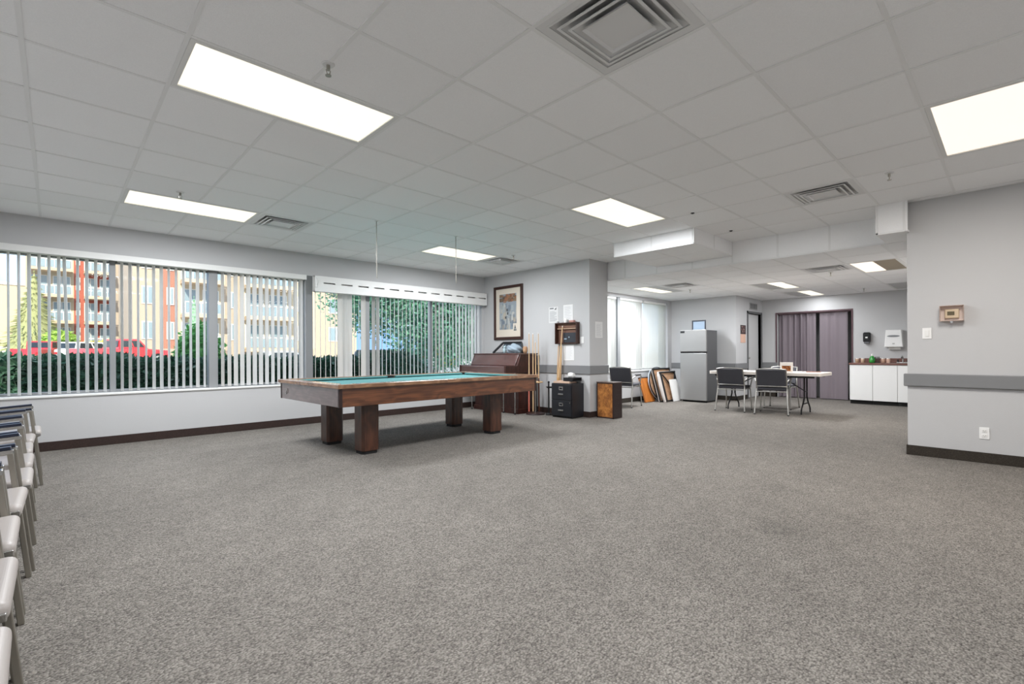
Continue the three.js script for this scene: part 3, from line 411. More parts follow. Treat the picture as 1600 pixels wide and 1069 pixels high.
// ------------------------------------------------------------------ framed picture and papers on the wall
function canvasMat(w, h, draw, rough = 0.8) { const c = document.createElement('canvas'); c.width = w; c.height = h; const x = c.getContext('2d'); draw(x, w, h); const t = new THREE.CanvasTexture(c); t.colorSpace = THREE.SRGBColorSpace; return std('#ffffff', rough, { map: t }); }
function sheet(w, h, m, parent, name) { const g = new THREE.PlaneGeometry(w, h), o = new THREE.Mesh(g, m); o.name = name; o.castShadow = o.receiveShadow = true; parent.add(o); return o; }   // faces +z, keeps its own 0..1 uv
{
  const t = thing('framed_picture', 'tall abstract print in a dark brown wooden frame with cream mat', 'picture', [XP, 1.387, -7.065], -Math.PI / 2), w = 0.84, h = 1.09, f = 0.055;
  const fr = extrude([[-w / 2, 0], [w / 2, 0], [w / 2, h], [-w / 2, h]], 0.03, 0.005, [[[-w / 2 + f, f], [w / 2 - f, f], [w / 2 - f, h - f], [-w / 2 + f, h - f]]]);
  part('frame', fr, M.frameWood, t); part('backing', bx(-w / 2 + 0.02, w / 2 - 0.02, 0.02, h - 0.02, 0.002, 0.008), M.darkWood, t); part('mat_board', bx(-w / 2 + f, w / 2 - f, f, h - f, 0.008, 0.013), std('#d9cfc0', 0.8), t);
  const r = rng(77);
  const pr = sheet(0.5, 0.72, canvasMat(320, 460, (x, W, Hh) => { x.fillStyle = '#8f98a0'; x.fillRect(0, 0, W, Hh); for (let k = 0; k < 90; k++) { const c = ['#7c8a96', '#a9b0b3', '#c6c2b8', '#5d6a78', '#9a9488', '#b7a892'][Math.floor(r() * 6)]; x.fillStyle = c; x.globalAlpha = 0.55; x.fillRect(r() * W, Hh * 0.2 + r() * Hh * 0.8, 14 + r() * 40, 30 + r() * 130); } x.globalAlpha = 1; for (let k = 0; k < 70; k++) { x.fillStyle = ['#6e4630', '#8d5a3c', '#4b3b30', '#a06a48', '#7a6a52'][Math.floor(r() * 5)]; x.globalAlpha = 0.6; x.fillRect(r() * W - 20, r() * Hh * 0.17, 20 + r() * 60, 10 + r() * 34); } x.globalAlpha = 1; x.fillStyle = '#4a4d50'; for (const [a, b] of [[0.42, 0.42], [0.45, 0.52], [0.33, 0.63]]) x.fillRect(a * W, b * Hh, 26, 30); }), t, 'print'); pr.position.set(-0.01, 0.565, 0.0145);
  sheet(0.12, 0.17, canvasMat(96, 136, (x, W, Hh) => { x.fillStyle = '#d9cfc0'; x.fillRect(0, 0, W, Hh); x.fillStyle = '#5a5d60'; x.beginPath(); x.moveTo(W * 0.5, Hh * 0.1); x.lineTo(W * 0.85, Hh * 0.85); x.lineTo(W * 0.15, Hh * 0.85); x.fill(); x.fillStyle = '#8c9090'; x.fillRect(W * 0.3, Hh * 0.55, W * 0.4, Hh * 0.2); }), t, 'inset_print').position.set(0.2, 0.235, 0.0148);
  part('glazing', bx(-w / 2 + f - 0.01, w / 2 - f + 0.01, f - 0.01, h - f + 0.01, 0.019, 0.021), M.clear, t);
}
function notice(label, y0, z0, w, h, draw, facing = -Math.PI / 2, x = XP, pos) { const t = thing('paper_notice', label, 'notice', pos ?? [x, y0, z0], facing); part('sheet', bx(-w / 2, w / 2, 0, h, 0.001, 0.003), M.paper, t); const o = sheet(w - 0.004, h - 0.004, canvasMat(128, 170, draw), t, 'printed_face'); o.position.set(0, h / 2, 0.0035); return t; }
const lines = (n, bg, ink, top, pic) => (x, W, Hh) => { x.fillStyle = bg; x.fillRect(0, 0, W, Hh); x.fillStyle = ink; const r = rng(n * 13 + 5); for (let k = 0; k < n; k++) x.fillRect(W * 0.1, top * Hh + k * (0.95 - top) * Hh / n, W * (0.5 + 0.3 * r()), Hh * 0.014 + 1); if (pic) { x.fillStyle = '#4b4d50'; x.beginPath(); x.moveTo(W * 0.6, Hh * 0.16); x.lineTo(W * 0.86, Hh * 0.03); x.lineTo(W * 0.78, Hh * 0.17); x.fill(); x.fillRect(W * 0.1, Hh * 0.05, W * 0.42, Hh * 0.06); } };
notice('paper notice with ruled lines and a small drawing, between picture and wooden rack', 1.668, -5.86, 0.225, 0.29, lines(10, '#d6d6d5', '#85878a', 0.28, true));
notice('white paper notice just above the wooden wall rack', 1.687, -5.51, 0.22, 0.288, lines(16, '#e4e4e3', '#c3c4c5', 0.1));
notice('white paper sheet hanging below the wooden wall rack', 0.98, -5.5, 0.235, 0.28, lines(9, '#e8e8e7', '#c9cacb', 0.2));
notice('white paper notice on the side face of the grey pillar', 1.377, 0, 0.21, 0.28, lines(14, '#dededd', '#c0c1c2', 0.15), 0, 0, [6.905, 1.377, ZP]);
function wallPlate(label, kind, pos, turn) { const t = thing(kind === 'switch' ? 'light_switch' : 'wall_outlet', label, kind === 'switch' ? 'switch' : 'outlet', pos, turn); part('plate', bx(-0.037, 0.037, -0.058, 0.058, 0, 0.006, 0.003), M.whiteGloss, t);
  if (kind === 'switch') part('rocker', bx(-0.017, 0.017, -0.034, 0.034, 0.005, 0.011, 0.003), M.white, t); else for (const s of [-1, 1]) { const f = part('socket', bx(-0.018, 0.018, s * 0.024 - 0.015, s * 0.024 + 0.015, 0.005, 0.009, 0.004), M.white, t); part('slots', [bx(-0.008, -0.006, s * 0.024 - 0.004, s * 0.024 + 0.006, 0.0085, 0.0095), bx(0.006, 0.008, s * 0.024 - 0.004, s * 0.024 + 0.006, 0.0085, 0.0095), cyl(0, 0, 0.001, 0, 0.0025, 0.0025, 8).rotateX(Math.PI / 2).translate(0, s * 0.024 - 0.009, 0.0085)], M.blackPlastic, f); } return t; }
wallPlate('white light switch beside the wooden wall rack', 'switch', [XP, 1.336, -5.2], -Math.PI / 2);
wallPlate('white light switch below the thermostat', 'switch', [XR, 1.306, -0.648], -Math.PI / 2);
wallPlate('white duplex outlet low on the thermostat wall', 'outlet', [XR, 0.297, -0.217], -Math.PI / 2);
{ // thermostat under a clear guard
  const t = thing('thermostat', 'beige thermostat inside a clear plastic guard box', 'thermostat', [XR, 1.42, -0.45], -Math.PI / 2);
  part('body', bx(-0.055, 0.055, 0.035, 0.13, 0.004, 0.035, 0.008), M.beige, t); part('display', bx(-0.035, 0.02, 0.065, 0.105, 0.034, 0.037), std('#5b5138', 0.3), t);
  part('guard_base', bx(-0.093, 0.093, 0.005, 0.165, 0, 0.005, 0.002), std('#d9c9bf', 0.4), t);
  const g = [bx(-0.093, 0.093, 0.16, 0.165, 0.005, 0.075), bx(-0.093, 0.093, 0.005, 0.01, 0.005, 0.075), bx(-0.093, -0.088, 0.01, 0.16, 0.005, 0.075), bx(0.088, 0.093, 0.01, 0.16, 0.005, 0.075)]; part('guard_sides', g, phys('#d8c4b8', 0.2, { transmission: 0.5, thickness: 0 }), t); part('guard_front', bx(-0.088, 0.088, 0.01, 0.16, 0.072, 0.075), M.clear, t); part('lock', [cyl(0, 0, 0.02, 0, 0.012, 0.012, 14).rotateX(Math.PI / 2).translate(0, -0.004, 0.05)], M.chrome, t);
}
{ // wooden wall rack with chalkboard
  const t = thing('scoreboard_rack', 'dark wooden wall box with a scoring rail and small chalkboard', 'wall rack', [XP, 1.274, -5.505], -Math.PI / 2), w = 0.5, h = 0.38;
  part('back_panel', bx(-w / 2, w / 2, 0, h, 0, 0.012), std('#6b4a3a', 0.6), t);
  part('frame', [bx(-w / 2, -w / 2 + 0.02, 0, h, 0, 0.09, 0.003), bx(w / 2 - 0.02, w / 2, 0, h, 0, 0.09, 0.003), bx(-w / 2 + 0.02, w / 2 - 0.02, h - 0.02, h, 0, 0.09, 0.003), bx(-w / 2 + 0.02, w / 2 - 0.02, 0, 0.02, 0, 0.05, 0.003)], M.frameWood, t);
  part('crown_board', bx(-w / 2 + 0.02, w / 2 - 0.02, h - 0.09, h - 0.02, 0.012, 0.03), std('#7a5745', 0.5), t); part('rail', bx(-w / 2 + 0.02, w / 2 - 0.02, h - 0.115, h - 0.1, 0.03, 0.045, 0.003), std('#c9a98f', 0.5), t);
  const b = part('chalkboard', bx(-0.1, w / 2 - 0.03, 0.025, 0.2, 0.012, 0.03), std('#2b2f36', 0.6), t); for (const [a, c] of [[-0.06, 0.09], [-0.03, 0.09], [0.04, 0.12]]) part('chalk_piece', bx(a - 0.009, a + 0.009, c - 0.012, c + 0.012, 0.03, 0.042, 0.003), std('#a9bccb', 0.8), b);
  solo('ornament', [(() => { const s = new THREE.SphereGeometry(0.035, 14, 10); s.scale(0.8, 1.2, 1); s.translate(0, 0.04, 0); return s; })(), cyl(0, 0, 0.012, 0, 0.035, 0.03)], M.paper, 'small white ornament on top of the wooden wall rack', 'ornament', [XP - 0.05, 1.654, -5.53]);
  solo('chalk_box', bx(-0.03, 0.03, 0, 0.035, -0.05, 0.05, 0.004), std('#b98a80', 0.7), 'small pinkish box on top of the wooden wall rack', 'box', [XP - 0.05, 1.654, -5.38]);
  solo('chalk_cube', bx(-0.016, 0.016, 0, 0.028, -0.016, 0.016, 0.004), std('#8f8f90', 0.7), 'grey chalk cube at the end of the wooden wall rack top', 'chalk', [XP - 0.05, 1.654, -5.71]);
}
// ------------------------------------------------------------------ cues and stands
{
  const stand = thing('cue_stand', 'round dark floor stand holding upright billiard cues beside the organ', 'cue stand', [6.33, 0, -6.035]);
  part('base', new THREE.LatheGeometry([[0, 0], [0.17, 0], [0.175, 0.012], [0.16, 0.028], [0.05, 0.04], [0, 0.04]].map(v => new THREE.Vector2(...v)), 32), M.darkWood, stand); part('post', cyl(0, 0.04, 0.6, 0, 0.012, 0.012, 12), M.chrome, stand);
  part('ring', new THREE.TorusGeometry(0.13, 0.012, 8, 28).rotateX(Math.PI / 2).translate(0, 0.585, 0), M.cue, stand); part('spokes', [bar([-0.13, 0.585, 0], [0.13, 0.585, 0], 0.012), bar([0, 0.585, -0.13], [0, 0.585, 0.13], 0.012)], M.cue, stand);
}
function cue(a, b, butt, label) { const d = new THREE.Vector3(...b).sub(new THREE.Vector3(...a)), l = d.length(), t = thing('billiard_cue', label, 'billiard cue', a); t.quaternion.setFromUnitVectors(new THREE.Vector3(0, 1, 0), d.normalize()); part('shaft', cyl(0, l * 0.42, l - 0.02, 0, 0.011, 0.0065, 10), M.cue, t); part('butt', cyl(0, 0, l * 0.42, 0, 0.0155, 0.011, 10), butt, t); part('tip', cyl(0, l - 0.02, l, 0, 0.0065, 0.0062, 10), M.paper, t); return t; }
cue([6.28, 0.042, -6.15], [6.31, 1.49, -6.17], M.pink, 'billiard cue with a coral red butt in the floor stand');
cue([6.36, 0.042, -6.12], [6.37, 1.48, -6.13], M.cue, 'pale billiard cue next to the red one in the floor stand');
cue([6.36, 0.042, -6.04], [6.38, 1.33, -6.08], M.steelDark, 'short dark-butted billiard cue in the floor stand');
cue([6.42, 0.042, -6.03], [6.43, 1.49, -6.05], M.cueDark, 'billiard cue with dark brown butt in the floor stand');
cue([6.56, 0.002, -5.74], [6.615, 1.27, -5.72], M.oak, 'blond cue leaning on the wall behind the filing cabinet, upright');
cue([6.5, 0.002, -5.7], [6.575, 1.6, -5.59], M.oak, 'long blond cue leaning slanted across the wooden wall rack');
cue([6.54, 0.002, -5.66], [6.61, 1.25, -5.64], M.oak, 'blond cue leaning on the wall just below the wooden wall rack');
cue([6.58, 0.002, -5.69], [6.62, 1.24, -5.68], M.oak, 'blond cue standing straight behind the other leaning cues by the filing cabinet');
for (const o of scene.children.filter(o => /blond cue/.test(o.userData.label ?? ''))) o.scale.set(1.35, 1, 1.35);
{
  const t = thing('ash_stand', 'slim black metal stand with ring tray beside the filing cabinet', 'stand', [6.42, 0, -5.79]);
  part('post', cyl(0, 0.02, 0.585, 0, 0.014, 0.014, 12), M.black, t); part('finial', [new THREE.SphereGeometry(0.02, 12, 8).translate(0, 0.59, 0), bar([-0.035, 0.565, 0.03], [0.035, 0.565, -0.03], 0.012)], M.black, t); part('tray', new THREE.LatheGeometry([[0, 0], [0.05, 0], [0.075, 0.02], [0.07, 0.022], [0.048, 0.006], [0, 0.006]].map(v => new THREE.Vector2(...v)), 24).translate(-0.03, 0.49, 0.055), M.black, t); part('base', new THREE.LatheGeometry([[0, 0], [0.06, 0], [0.06, 0.015], [0.03, 0.04], [0, 0.045]].map(v => new THREE.Vector2(...v)), 24), M.black, t);
}
{ // filing cabinet
  const t = thing('filing_cabinet', 'black two-drawer metal filing cabinet with small stack of papers on top', 'filing cabinet', [6.46, 0, -5.385], -Math.PI / 2 + 0.05), w = 0.44, d = 0.37, h = 0.59;
  part('body', bx(-w / 2, w / 2, 0.02, h, -d / 2, d / 2 - 0.02, 0.004), M.cabinetBlack, t); part('plinth', bx(-w / 2 + 0.01, w / 2 - 0.01, 0, 0.02, -d / 2 + 0.01, d / 2 - 0.03), M.black, t);
  for (const y of [0.035, 0.31]) { const dr = part('drawer', bx(-w / 2 + 0.012, w / 2 - 0.012, y, y + 0.265, d / 2 - 0.02, d / 2, 0.004), M.cabinetBlack, t); const lh = extrude([[-0.045, 0], [0.045, 0], [0.045, 0.06], [-0.045, 0.06]], 0.006, 0.002, [[[-0.028, 0.016], [0.028, 0.016], [0.028, 0.044], [-0.028, 0.044]]]); lh.translate(0, y + 0.165, d / 2); part('label_holder', lh, M.chrome, dr); part('handle', bx(-0.055, 0.055, y + 0.085, y + 0.108, d / 2, d / 2 + 0.02, 0.005), M.chrome, dr); }
  part('lock', cyl(0, 0, 0.008, 0, 0.011, 0.011, 14).rotateX(Math.PI / 2).translate(w / 2 - 0.03, 0.27, d / 2), M.chrome, t);
}
solo('folder', bx(-0.12, 0.12, 0, 0.035, -0.16, 0.16, 0.004), std('#c9ab96', 0.8), 'tan paper folder stack on the filing cabinet', 'folder', [6.42, 0.592, -5.41], 0.15);
solo('document_tray', [bx(-0.13, 0.13, 0, 0.012, -0.1, 0.1, 0.004), bx(-0.13, 0.13, 0.05, 0.06, -0.1, 0.1, 0.004), bx(-0.13, -0.12, 0, 0.06, -0.1, 0.1), bx(0.12, 0.13, 0, 0.06, -0.1, 0.1)], M.blackPlastic, 'black document tray at the end of the filing cabinet top', 'tray', [6.48, 0.628, -5.29], 0.05);
solo('tissue_pack', (() => { const g = new RoundedBoxGeometry(0.09, 0.07, 0.12, 4, 0.025), p = g.attributes.position, n = noiseGrid(8, 60); for (let i = 0; i < p.count; i++) p.setY(i, p.getY(i) * (0.8 + 0.6 * n(p.getX(i) * 6 + 0.5, p.getZ(i) * 6 + 0.5))); g.computeVertexNormals(); g.translate(0, 0.04, 0); return g; })(), M.paper, 'crumpled white tissue pack on the black document tray', 'tissues', [6.5, 0.688, -5.33]);
{ // burl-fronted box
  const t = thing('wooden_cabinet', 'small dark cabinet with burl veneer front panel at the end of the pillar', 'cabinet', [6.895, 0, -4.82]), a = [-0.13, 0.13], b = [-0.17, 0.17];
  part('carcass', bx(a[0] + 0.012, a[1], 0.004, 0.6, b[0], b[1], 0.004), M.darkWood, t); part('front_panel', bx(a[0], a[0] + 0.012, 0.02, 0.585, b[0] + 0.02, b[1] - 0.02, 0.002), M.burl, t); part('front_frame', [bx(a[0] + 0.002, a[0] + 0.014, 0, 0.6, b[0], b[0] + 0.022), bx(a[0] + 0.002, a[0] + 0.014, 0, 0.6, b[1] - 0.022, b[1]), bx(a[0] + 0.002, a[0] + 0.014, 0.585, 0.6, b[0], b[1]), bx(a[0] + 0.002, a[0] + 0.014, 0, 0.02, b[0], b[1])], M.darkWood, t);
  part('top_board', bx(a[0] - 0.006, a[1] + 0.006, 0.6, 0.616, b[0] - 0.004, b[1] + 0.004, 0.004), std('#5a4a42', 0.4), t);
  for (let k = 0; k < 6; k++) part('side_rib', bx(-0.09, 0.11, 0.1 + k * 0.075, 0.104 + k * 0.075, b[1], b[1] + 0.003), M.darkWood, t);
}
// ------------------------------------------------------------------ kitchen chairs and tables
function stackChair(label, pos, turn, arms, group) {   // faces local +x
  const c = thing('stacking_chair', label, 'chair', pos, turn, group), tub = M.chairTube ??= std('#b5b3ae', 0.32, { metalness: 0.9 });
  for (const s of [-1, 1]) {
    part('rear_leg', tube([[-0.28, 0.01, s * 0.265], [-0.235, 0.25, s * 0.25], [-0.19, 0.46, s * 0.24], [-0.22, 0.62, s * 0.235], [-0.275, 0.81, s * 0.23]], 0.0125, 24, 10), tub, c);
    part('front_leg', tube([[0.24, 0.01, s * 0.235], [0.225, 0.25, s * 0.228], [0.2, 0.41, s * 0.222], [0.1, 0.428, s * 0.222], [-0.17, 0.415, s * 0.232]], 0.0115, 26, 10, 0.2), tub, c);
    for (const [x, z] of [[-0.28, 0.265], [0.24, 0.235]]) part('glide', cyl(x, 0, 0.018, s * z, 0.015, 0.014, 12), M.blackPlastic, c);
    if (arms) { const a = part('arm', tube([[-0.215, 0.58, s * 0.245], [-0.12, 0.635, s * 0.275], [0.05, 0.645, s * 0.28], [0.14, 0.62, s * 0.275], [0.13, 0.42, s * 0.235]], 0.0115, 26, 8), tub, c); part('arm_pad', bx(-0.13, 0.1, 0.65, 0.668, s * 0.278 - 0.022, s * 0.278 + 0.022, 0.008), M.blackPlastic, a); }
  }
  part('cross_bar', bar([-0.2, 0.405, -0.235], [-0.2, 0.405, 0.235], 0.02, 0.02, 10), tub, c); part('cross_bar', bar([0.15, 0.41, -0.222], [0.15, 0.41, 0.222], 0.02, 0.02, 10), tub, c);
  const seat = new RoundedBoxGeometry(0.46, 0.05, 0.455, 4, 0.022); seat.translate(0.03, 0.452, 0); part('seat', seat, M.charcoal, c);
  const bk = new RoundedBoxGeometry(0.035, 0.34, 0.45, 4, 0.016), p = bk.attributes.position; for (let i = 0; i < p.count; i++) p.setX(i, p.getX(i) - 0.03 * (1 - Math.pow(p.getZ(i) / 0.225, 2))); bk.computeVertexNormals(); bk.rotateZ(0.3); bk.translate(-0.232, 0.64, 0); part('backrest', bk, M.charcoal, c);
  part('back_trim', [tube([[-0.275, 0.8, -0.23], [-0.312, 0.815, -0.1], [-0.312, 0.815, 0.1], [-0.275, 0.8, 0.23]], 0.0115, 18, 8), tube([[-0.2, 0.5, -0.237], [-0.237, 0.505, -0.1], [-0.237, 0.505, 0.1], [-0.2, 0.5, 0.237]], 0.009, 18, 8)], tub, c);
  return c;
}
stackChair('charcoal stacking chair with silver frame at the folding table, on the counter end', [9.4, 0, -3.03], 0.2, true);
stackChair('charcoal stacking chair with silver frame at the folding table, on the fridge end', [9.43, 0, -3.72], 0.06, true);
stackChair('charcoal stacking chair across the folding table, facing the other two chairs', [10.42, 0, -3.22], Math.PI + 0.05, false);
stackChair('charcoal armchair with silver legs under the closed kitchen blinds, behind the burl cabinet', [8.6, 0, -5.6], 0.12, true);
{ // folding table
  const t = thing('folding_table', 'pale plastic-topped folding table with black steel legs', 'table', [9.71, 0, -3.22]), hx = 0.38, hz = 0.96, r = 0.07, pts = [];
  for (const [cx, cz, a0] of [[hx - r, hz - r, 0], [-hx + r, hz - r, 90], [-hx + r, -hz + r, 180], [hx - r, -hz + r, 270]]) for (let k = 0; k <= 5; k++) { const a = (a0 + k * 18) * Math.PI / 180; pts.push([cx + r * Math.cos(a), cz + r * Math.sin(a)]); }
  const g = flat(extrude(pts, 0.045, 0.006)); g.translate(0, 0.74, 0); part('top', g, M.tableTop, t);
  for (const s of [-1, 1]) { const z = s * 0.63; for (const q of [-1, 1]) part('leg', [bar([q * 0.075, 0.69, z], [q * 0.075, 0.3, z], 0.026, 0.026, 10), tube([[q * 0.075, 0.31, z], [q * 0.13, 0.22, z], [q * 0.25, 0.1, z], [q * 0.265, 0.012, z]], 0.013, 16, 8)], M.black, t); part('leg_brace', [bar([-0.15, 0.19, z], [0.15, 0.19, z], 0.022, 0.022, 8), bar([-0.09, 0.4, z], [0.09, 0.4, z], 0.02, 0.02, 8), bar([0, 0.4, z], [0, 0.55, s * 0.4], 0.016, 0.016, 8), bar([0, 0.55, s * 0.4], [0, 0.69, s * 0.12], 0.016, 0.016, 8), bar([-0.3, 0.69, z], [0.3, 0.69, z], 0.024, 0.024, 8)], M.black, t); }
  part('skirt_rail', [bx(-0.33, -0.31, 0.655, 0.695, -0.85, 0.85), bx(0.31, 0.33, 0.655, 0.695, -0.85, 0.85)], M.black, t);
  const sgn = thing('photo_frame', 'small white frame with an orange-brown picture standing on the folding table', 'photo frame', [9.47, 0.741, -2.825], -Math.PI / 2 - 0.1);
  part('frame', extrude([[-0.105, 0], [0.105, 0], [0.105, 0.185], [-0.105, 0.185]], 0.015, 0.003, [[[-0.075, 0.03], [0.075, 0.03], [0.075, 0.125], [-0.075, 0.125]]]), std('#e6ddd4', 0.5), sgn); const rr = rng(5); const im = sheet(0.16, 0.105, canvasMat(128, 84, (x, W, Hh) => { x.fillStyle = '#7a3f16'; x.fillRect(0, 0, W, Hh); for (let k = 0; k < 60; k++) { x.fillStyle = ['#c5782a', '#8a4a1c', '#d9a35a', '#4f2a14'][Math.floor(rr() * 4)]; x.fillRect(rr() * W, rr() * Hh, 8, 7); } }), sgn, 'picture'); im.position.set(0, 0.078, 0.006); part('back_board', bx(-0.09, 0.09, 0.02, 0.14, 0.001, 0.005), M.paper, sgn); part('strut', bar([0, 0.12, 0], [0, 0.002, -0.06], 0.03, 0.004), M.paper, sgn);
  solo('magazine', bx(-0.13, 0.13, 0, 0.012, -0.11, 0.11, 0.003), std('#8a5a44', 0.5), 'brown-covered magazine lying at the bare end of the folding table', 'magazine', [9.85, 0.741, -2.5], 0.2);
  solo('placemat', bx(-0.16, 0.16, 0, 0.006, -0.2, 0.2, 0.002), std('#e3d3c4', 0.7), 'pale placemat under the brown magazine side of the folding table', 'placemat', [9.75, 0.741, -2.85], 0.1);
  solo('newspaper', bx(-0.12, 0.12, 0, 0.01, -0.16, 0.16, 0.003), std('#cfc6c0', 0.8), 'folded paper lying on the folding table between the two chairs', 'newspaper', [9.68, 0.741, -3.55], -0.15);
}
// ------------------------------------------------------------------ fridge corner
{
  const t = thing('refrigerator', 'stainless steel top-freezer refrigerator with dark grey sides', 'refrigerator', [10.57, 0, -4.96]), w = 0.3, x0 = -0.285;
  part('body', bx(x0 + 0.06, 0.285, 0.03, 1.6, -w, w, 0.006), M.fridgeSide, t); part('feet', [bx(x0 + 0.08, 0.27, 0, 0.03, -w + 0.02, w - 0.02)], M.black, t);
  const fd = part('freezer_door', bx(x0, x0 + 0.058, 1.125, 1.612, -w, w, 0.012), M.fridge, t); const rd = part('fridge_door', bx(x0, x0 + 0.058, 0.04, 1.092, -w, w, 0.012), M.fridge, t); part('door_gap', bx(x0 + 0.012, x0 + 0.058, 1.092, 1.125, -w + 0.004, w - 0.004), M.black, t);
  part('badge', bx(x0 - 0.002, x0 + 0.002, 1.545, 1.59, -w + 0.01, -w + 0.11), M.blackPlastic, fd); part('handle_lip', bx(x0 + 0.004, x0 + 0.02, 1.085, 1.096, -w + 0.01, w - 0.01, 0.003), M.blackPlastic, rd);
  const p = thing('tabletop_picture', 'small dark-framed blue picture leaning on the refrigerator top', 'picture', [10.6, 1.602, -4.96], -Math.PI / 2); part('frame', extrude([[-0.16, 0], [0.16, 0], [0.16, 0.235], [-0.16, 0.235]], 0.018, 0.003, [[[-0.135, 0.025], [0.135, 0.025], [0.135, 0.21], [-0.135, 0.21]]]), std('#2e333d', 0.4), p); part('print', bx(-0.137, 0.137, 0.023, 0.212, 0.002, 0.008), std('#93a5b8', 0.6), p);
}
{ // folded tables leaning on the window wall
  const lean = (o, a) => { o.rotation.x = -a; };
  const roundPts = (rx, ry, n = 40) => Array.from({ length: n }, (_, k) => [rx * Math.cos(k * 2 * Math.PI / n), ry + ry * Math.sin(k * 2 * Math.PI / n)]);
  const w = thing('table_leaf', 'orange-brown wooden table leaf leaning on the wall below the blinds', 'table leaf', [9.6, 0.003, -5.64]); lean(w, 0.3); part('panel', bx(-0.17, 0.22, 0, 0.55, -0.02, 0.02, 0.008), M.orangeWood, w); part('edge_strip', bx(-0.175, 0.225, 0.55, 0.575, -0.022, 0.022, 0.006), M.darkWood, w);
  const a = thing('round_folding_table', 'round folding table with pale blue edge, folded and leaning behind the rectangular ones', 'folding table', [10.1, 0.003, -5.56]); lean(a, 0.26); part('top', extrude(roundPts(0.44, 0.395), 0.03, 0.004).translate(0, 0, -0.03), std('#c9d6e4', 0.4), a); part('rim', new THREE.TorusGeometry(1, 0.018, 8, 48).scale(0.44, 0.395, 1).translate(0, 0.395, 0.004), M.steelDark, a); part('underside', extrude(roundPts(0.415, 0.37), 0.006).translate(0, 0.025, 0), M.fibre, a); part('folded_legs', [tube([[-0.3, 0.1, 0.02], [-0.3, 0.62, 0.02], [-0.22, 0.7, 0.02], [0.22, 0.7, 0.02], [0.3, 0.62, 0.02], [0.3, 0.1, 0.02]], 0.012, 40, 8, 0.1)], M.black, a);
  const b = thing('square_folding_table', 'folding card table with black frame, folded and leaning against the round table', 'folding table', [10.13, 0.003, -5.465]); lean(b, 0.26); part('top', bx(-0.4, 0.36, 0.0, 0.765, -0.018, 0.004, 0.01), std('#cfcac6', 0.5), b); part('frame', [bx(-0.4, 0.36, 0.735, 0.77, 0.004, 0.03, 0.006), bx(-0.405, -0.37, 0, 0.77, 0.004, 0.03, 0.006), bx(0.33, 0.365, 0, 0.77, 0.004, 0.03, 0.006), bx(-0.4, 0.36, 0, 0.03, 0.004, 0.03, 0.006)], M.black, b); part('underside', bx(-0.37, 0.33, 0.03, 0.735, 0.004, 0.012), M.fibre, b);
  const c = thing('bench_folding_table', 'folding table with tan underside and crossed black legs, leaning outermost of its stack', 'folding table', [10.2, 0.003, -5.37]); lean(c, 0.25); part('top', extrude([[-0.43, 0.12], [-0.4, 0], [0.33, 0], [0.33, 0.7], [-0.38, 0.7], [-0.43, 0.6], [-0.45, 0.36]], 0.03, 0.004).translate(0, 0, -0.03), std('#cdc6c0', 0.5), c); part('underside', bx(-0.34, 0.3, 0.03, 0.67, 0, 0.008), M.fibre, c); part('frame', [bx(-0.38, 0.33, 0.655, 0.69, 0, 0.03, 0.006), bx(-0.35, -0.31, 0.01, 0.69, 0, 0.03, 0.006), bx(0.27, 0.31, 0.01, 0.69, 0, 0.03, 0.006), bx(-0.35, 0.31, 0.01, 0.04, 0, 0.03, 0.006)], M.black, c); part('crossed_leg', bar([-0.3, 0.62, 0.035], [0.26, 0.06, 0.035], 0.026, 0.022), M.black, c); part('crossed_leg', bar([0.24, 0.62, 0.045], [-0.1, 0.05, 0.045], 0.026, 0.022), M.black, c);
  const d = thing('white_board', 'white board with clipped corners leaning beside the refrigerator', 'board', [10.22, 0.003, -5.31]); lean(d, 0.16); part('panel', extrude([[-0.16, 0], [0.1, 0], [0.2, 0.1], [0.2, 0.3], [0.08, 0.5], [-0.22, 0.5]], 0.018, 0.003), M.whiteGloss, d);
}
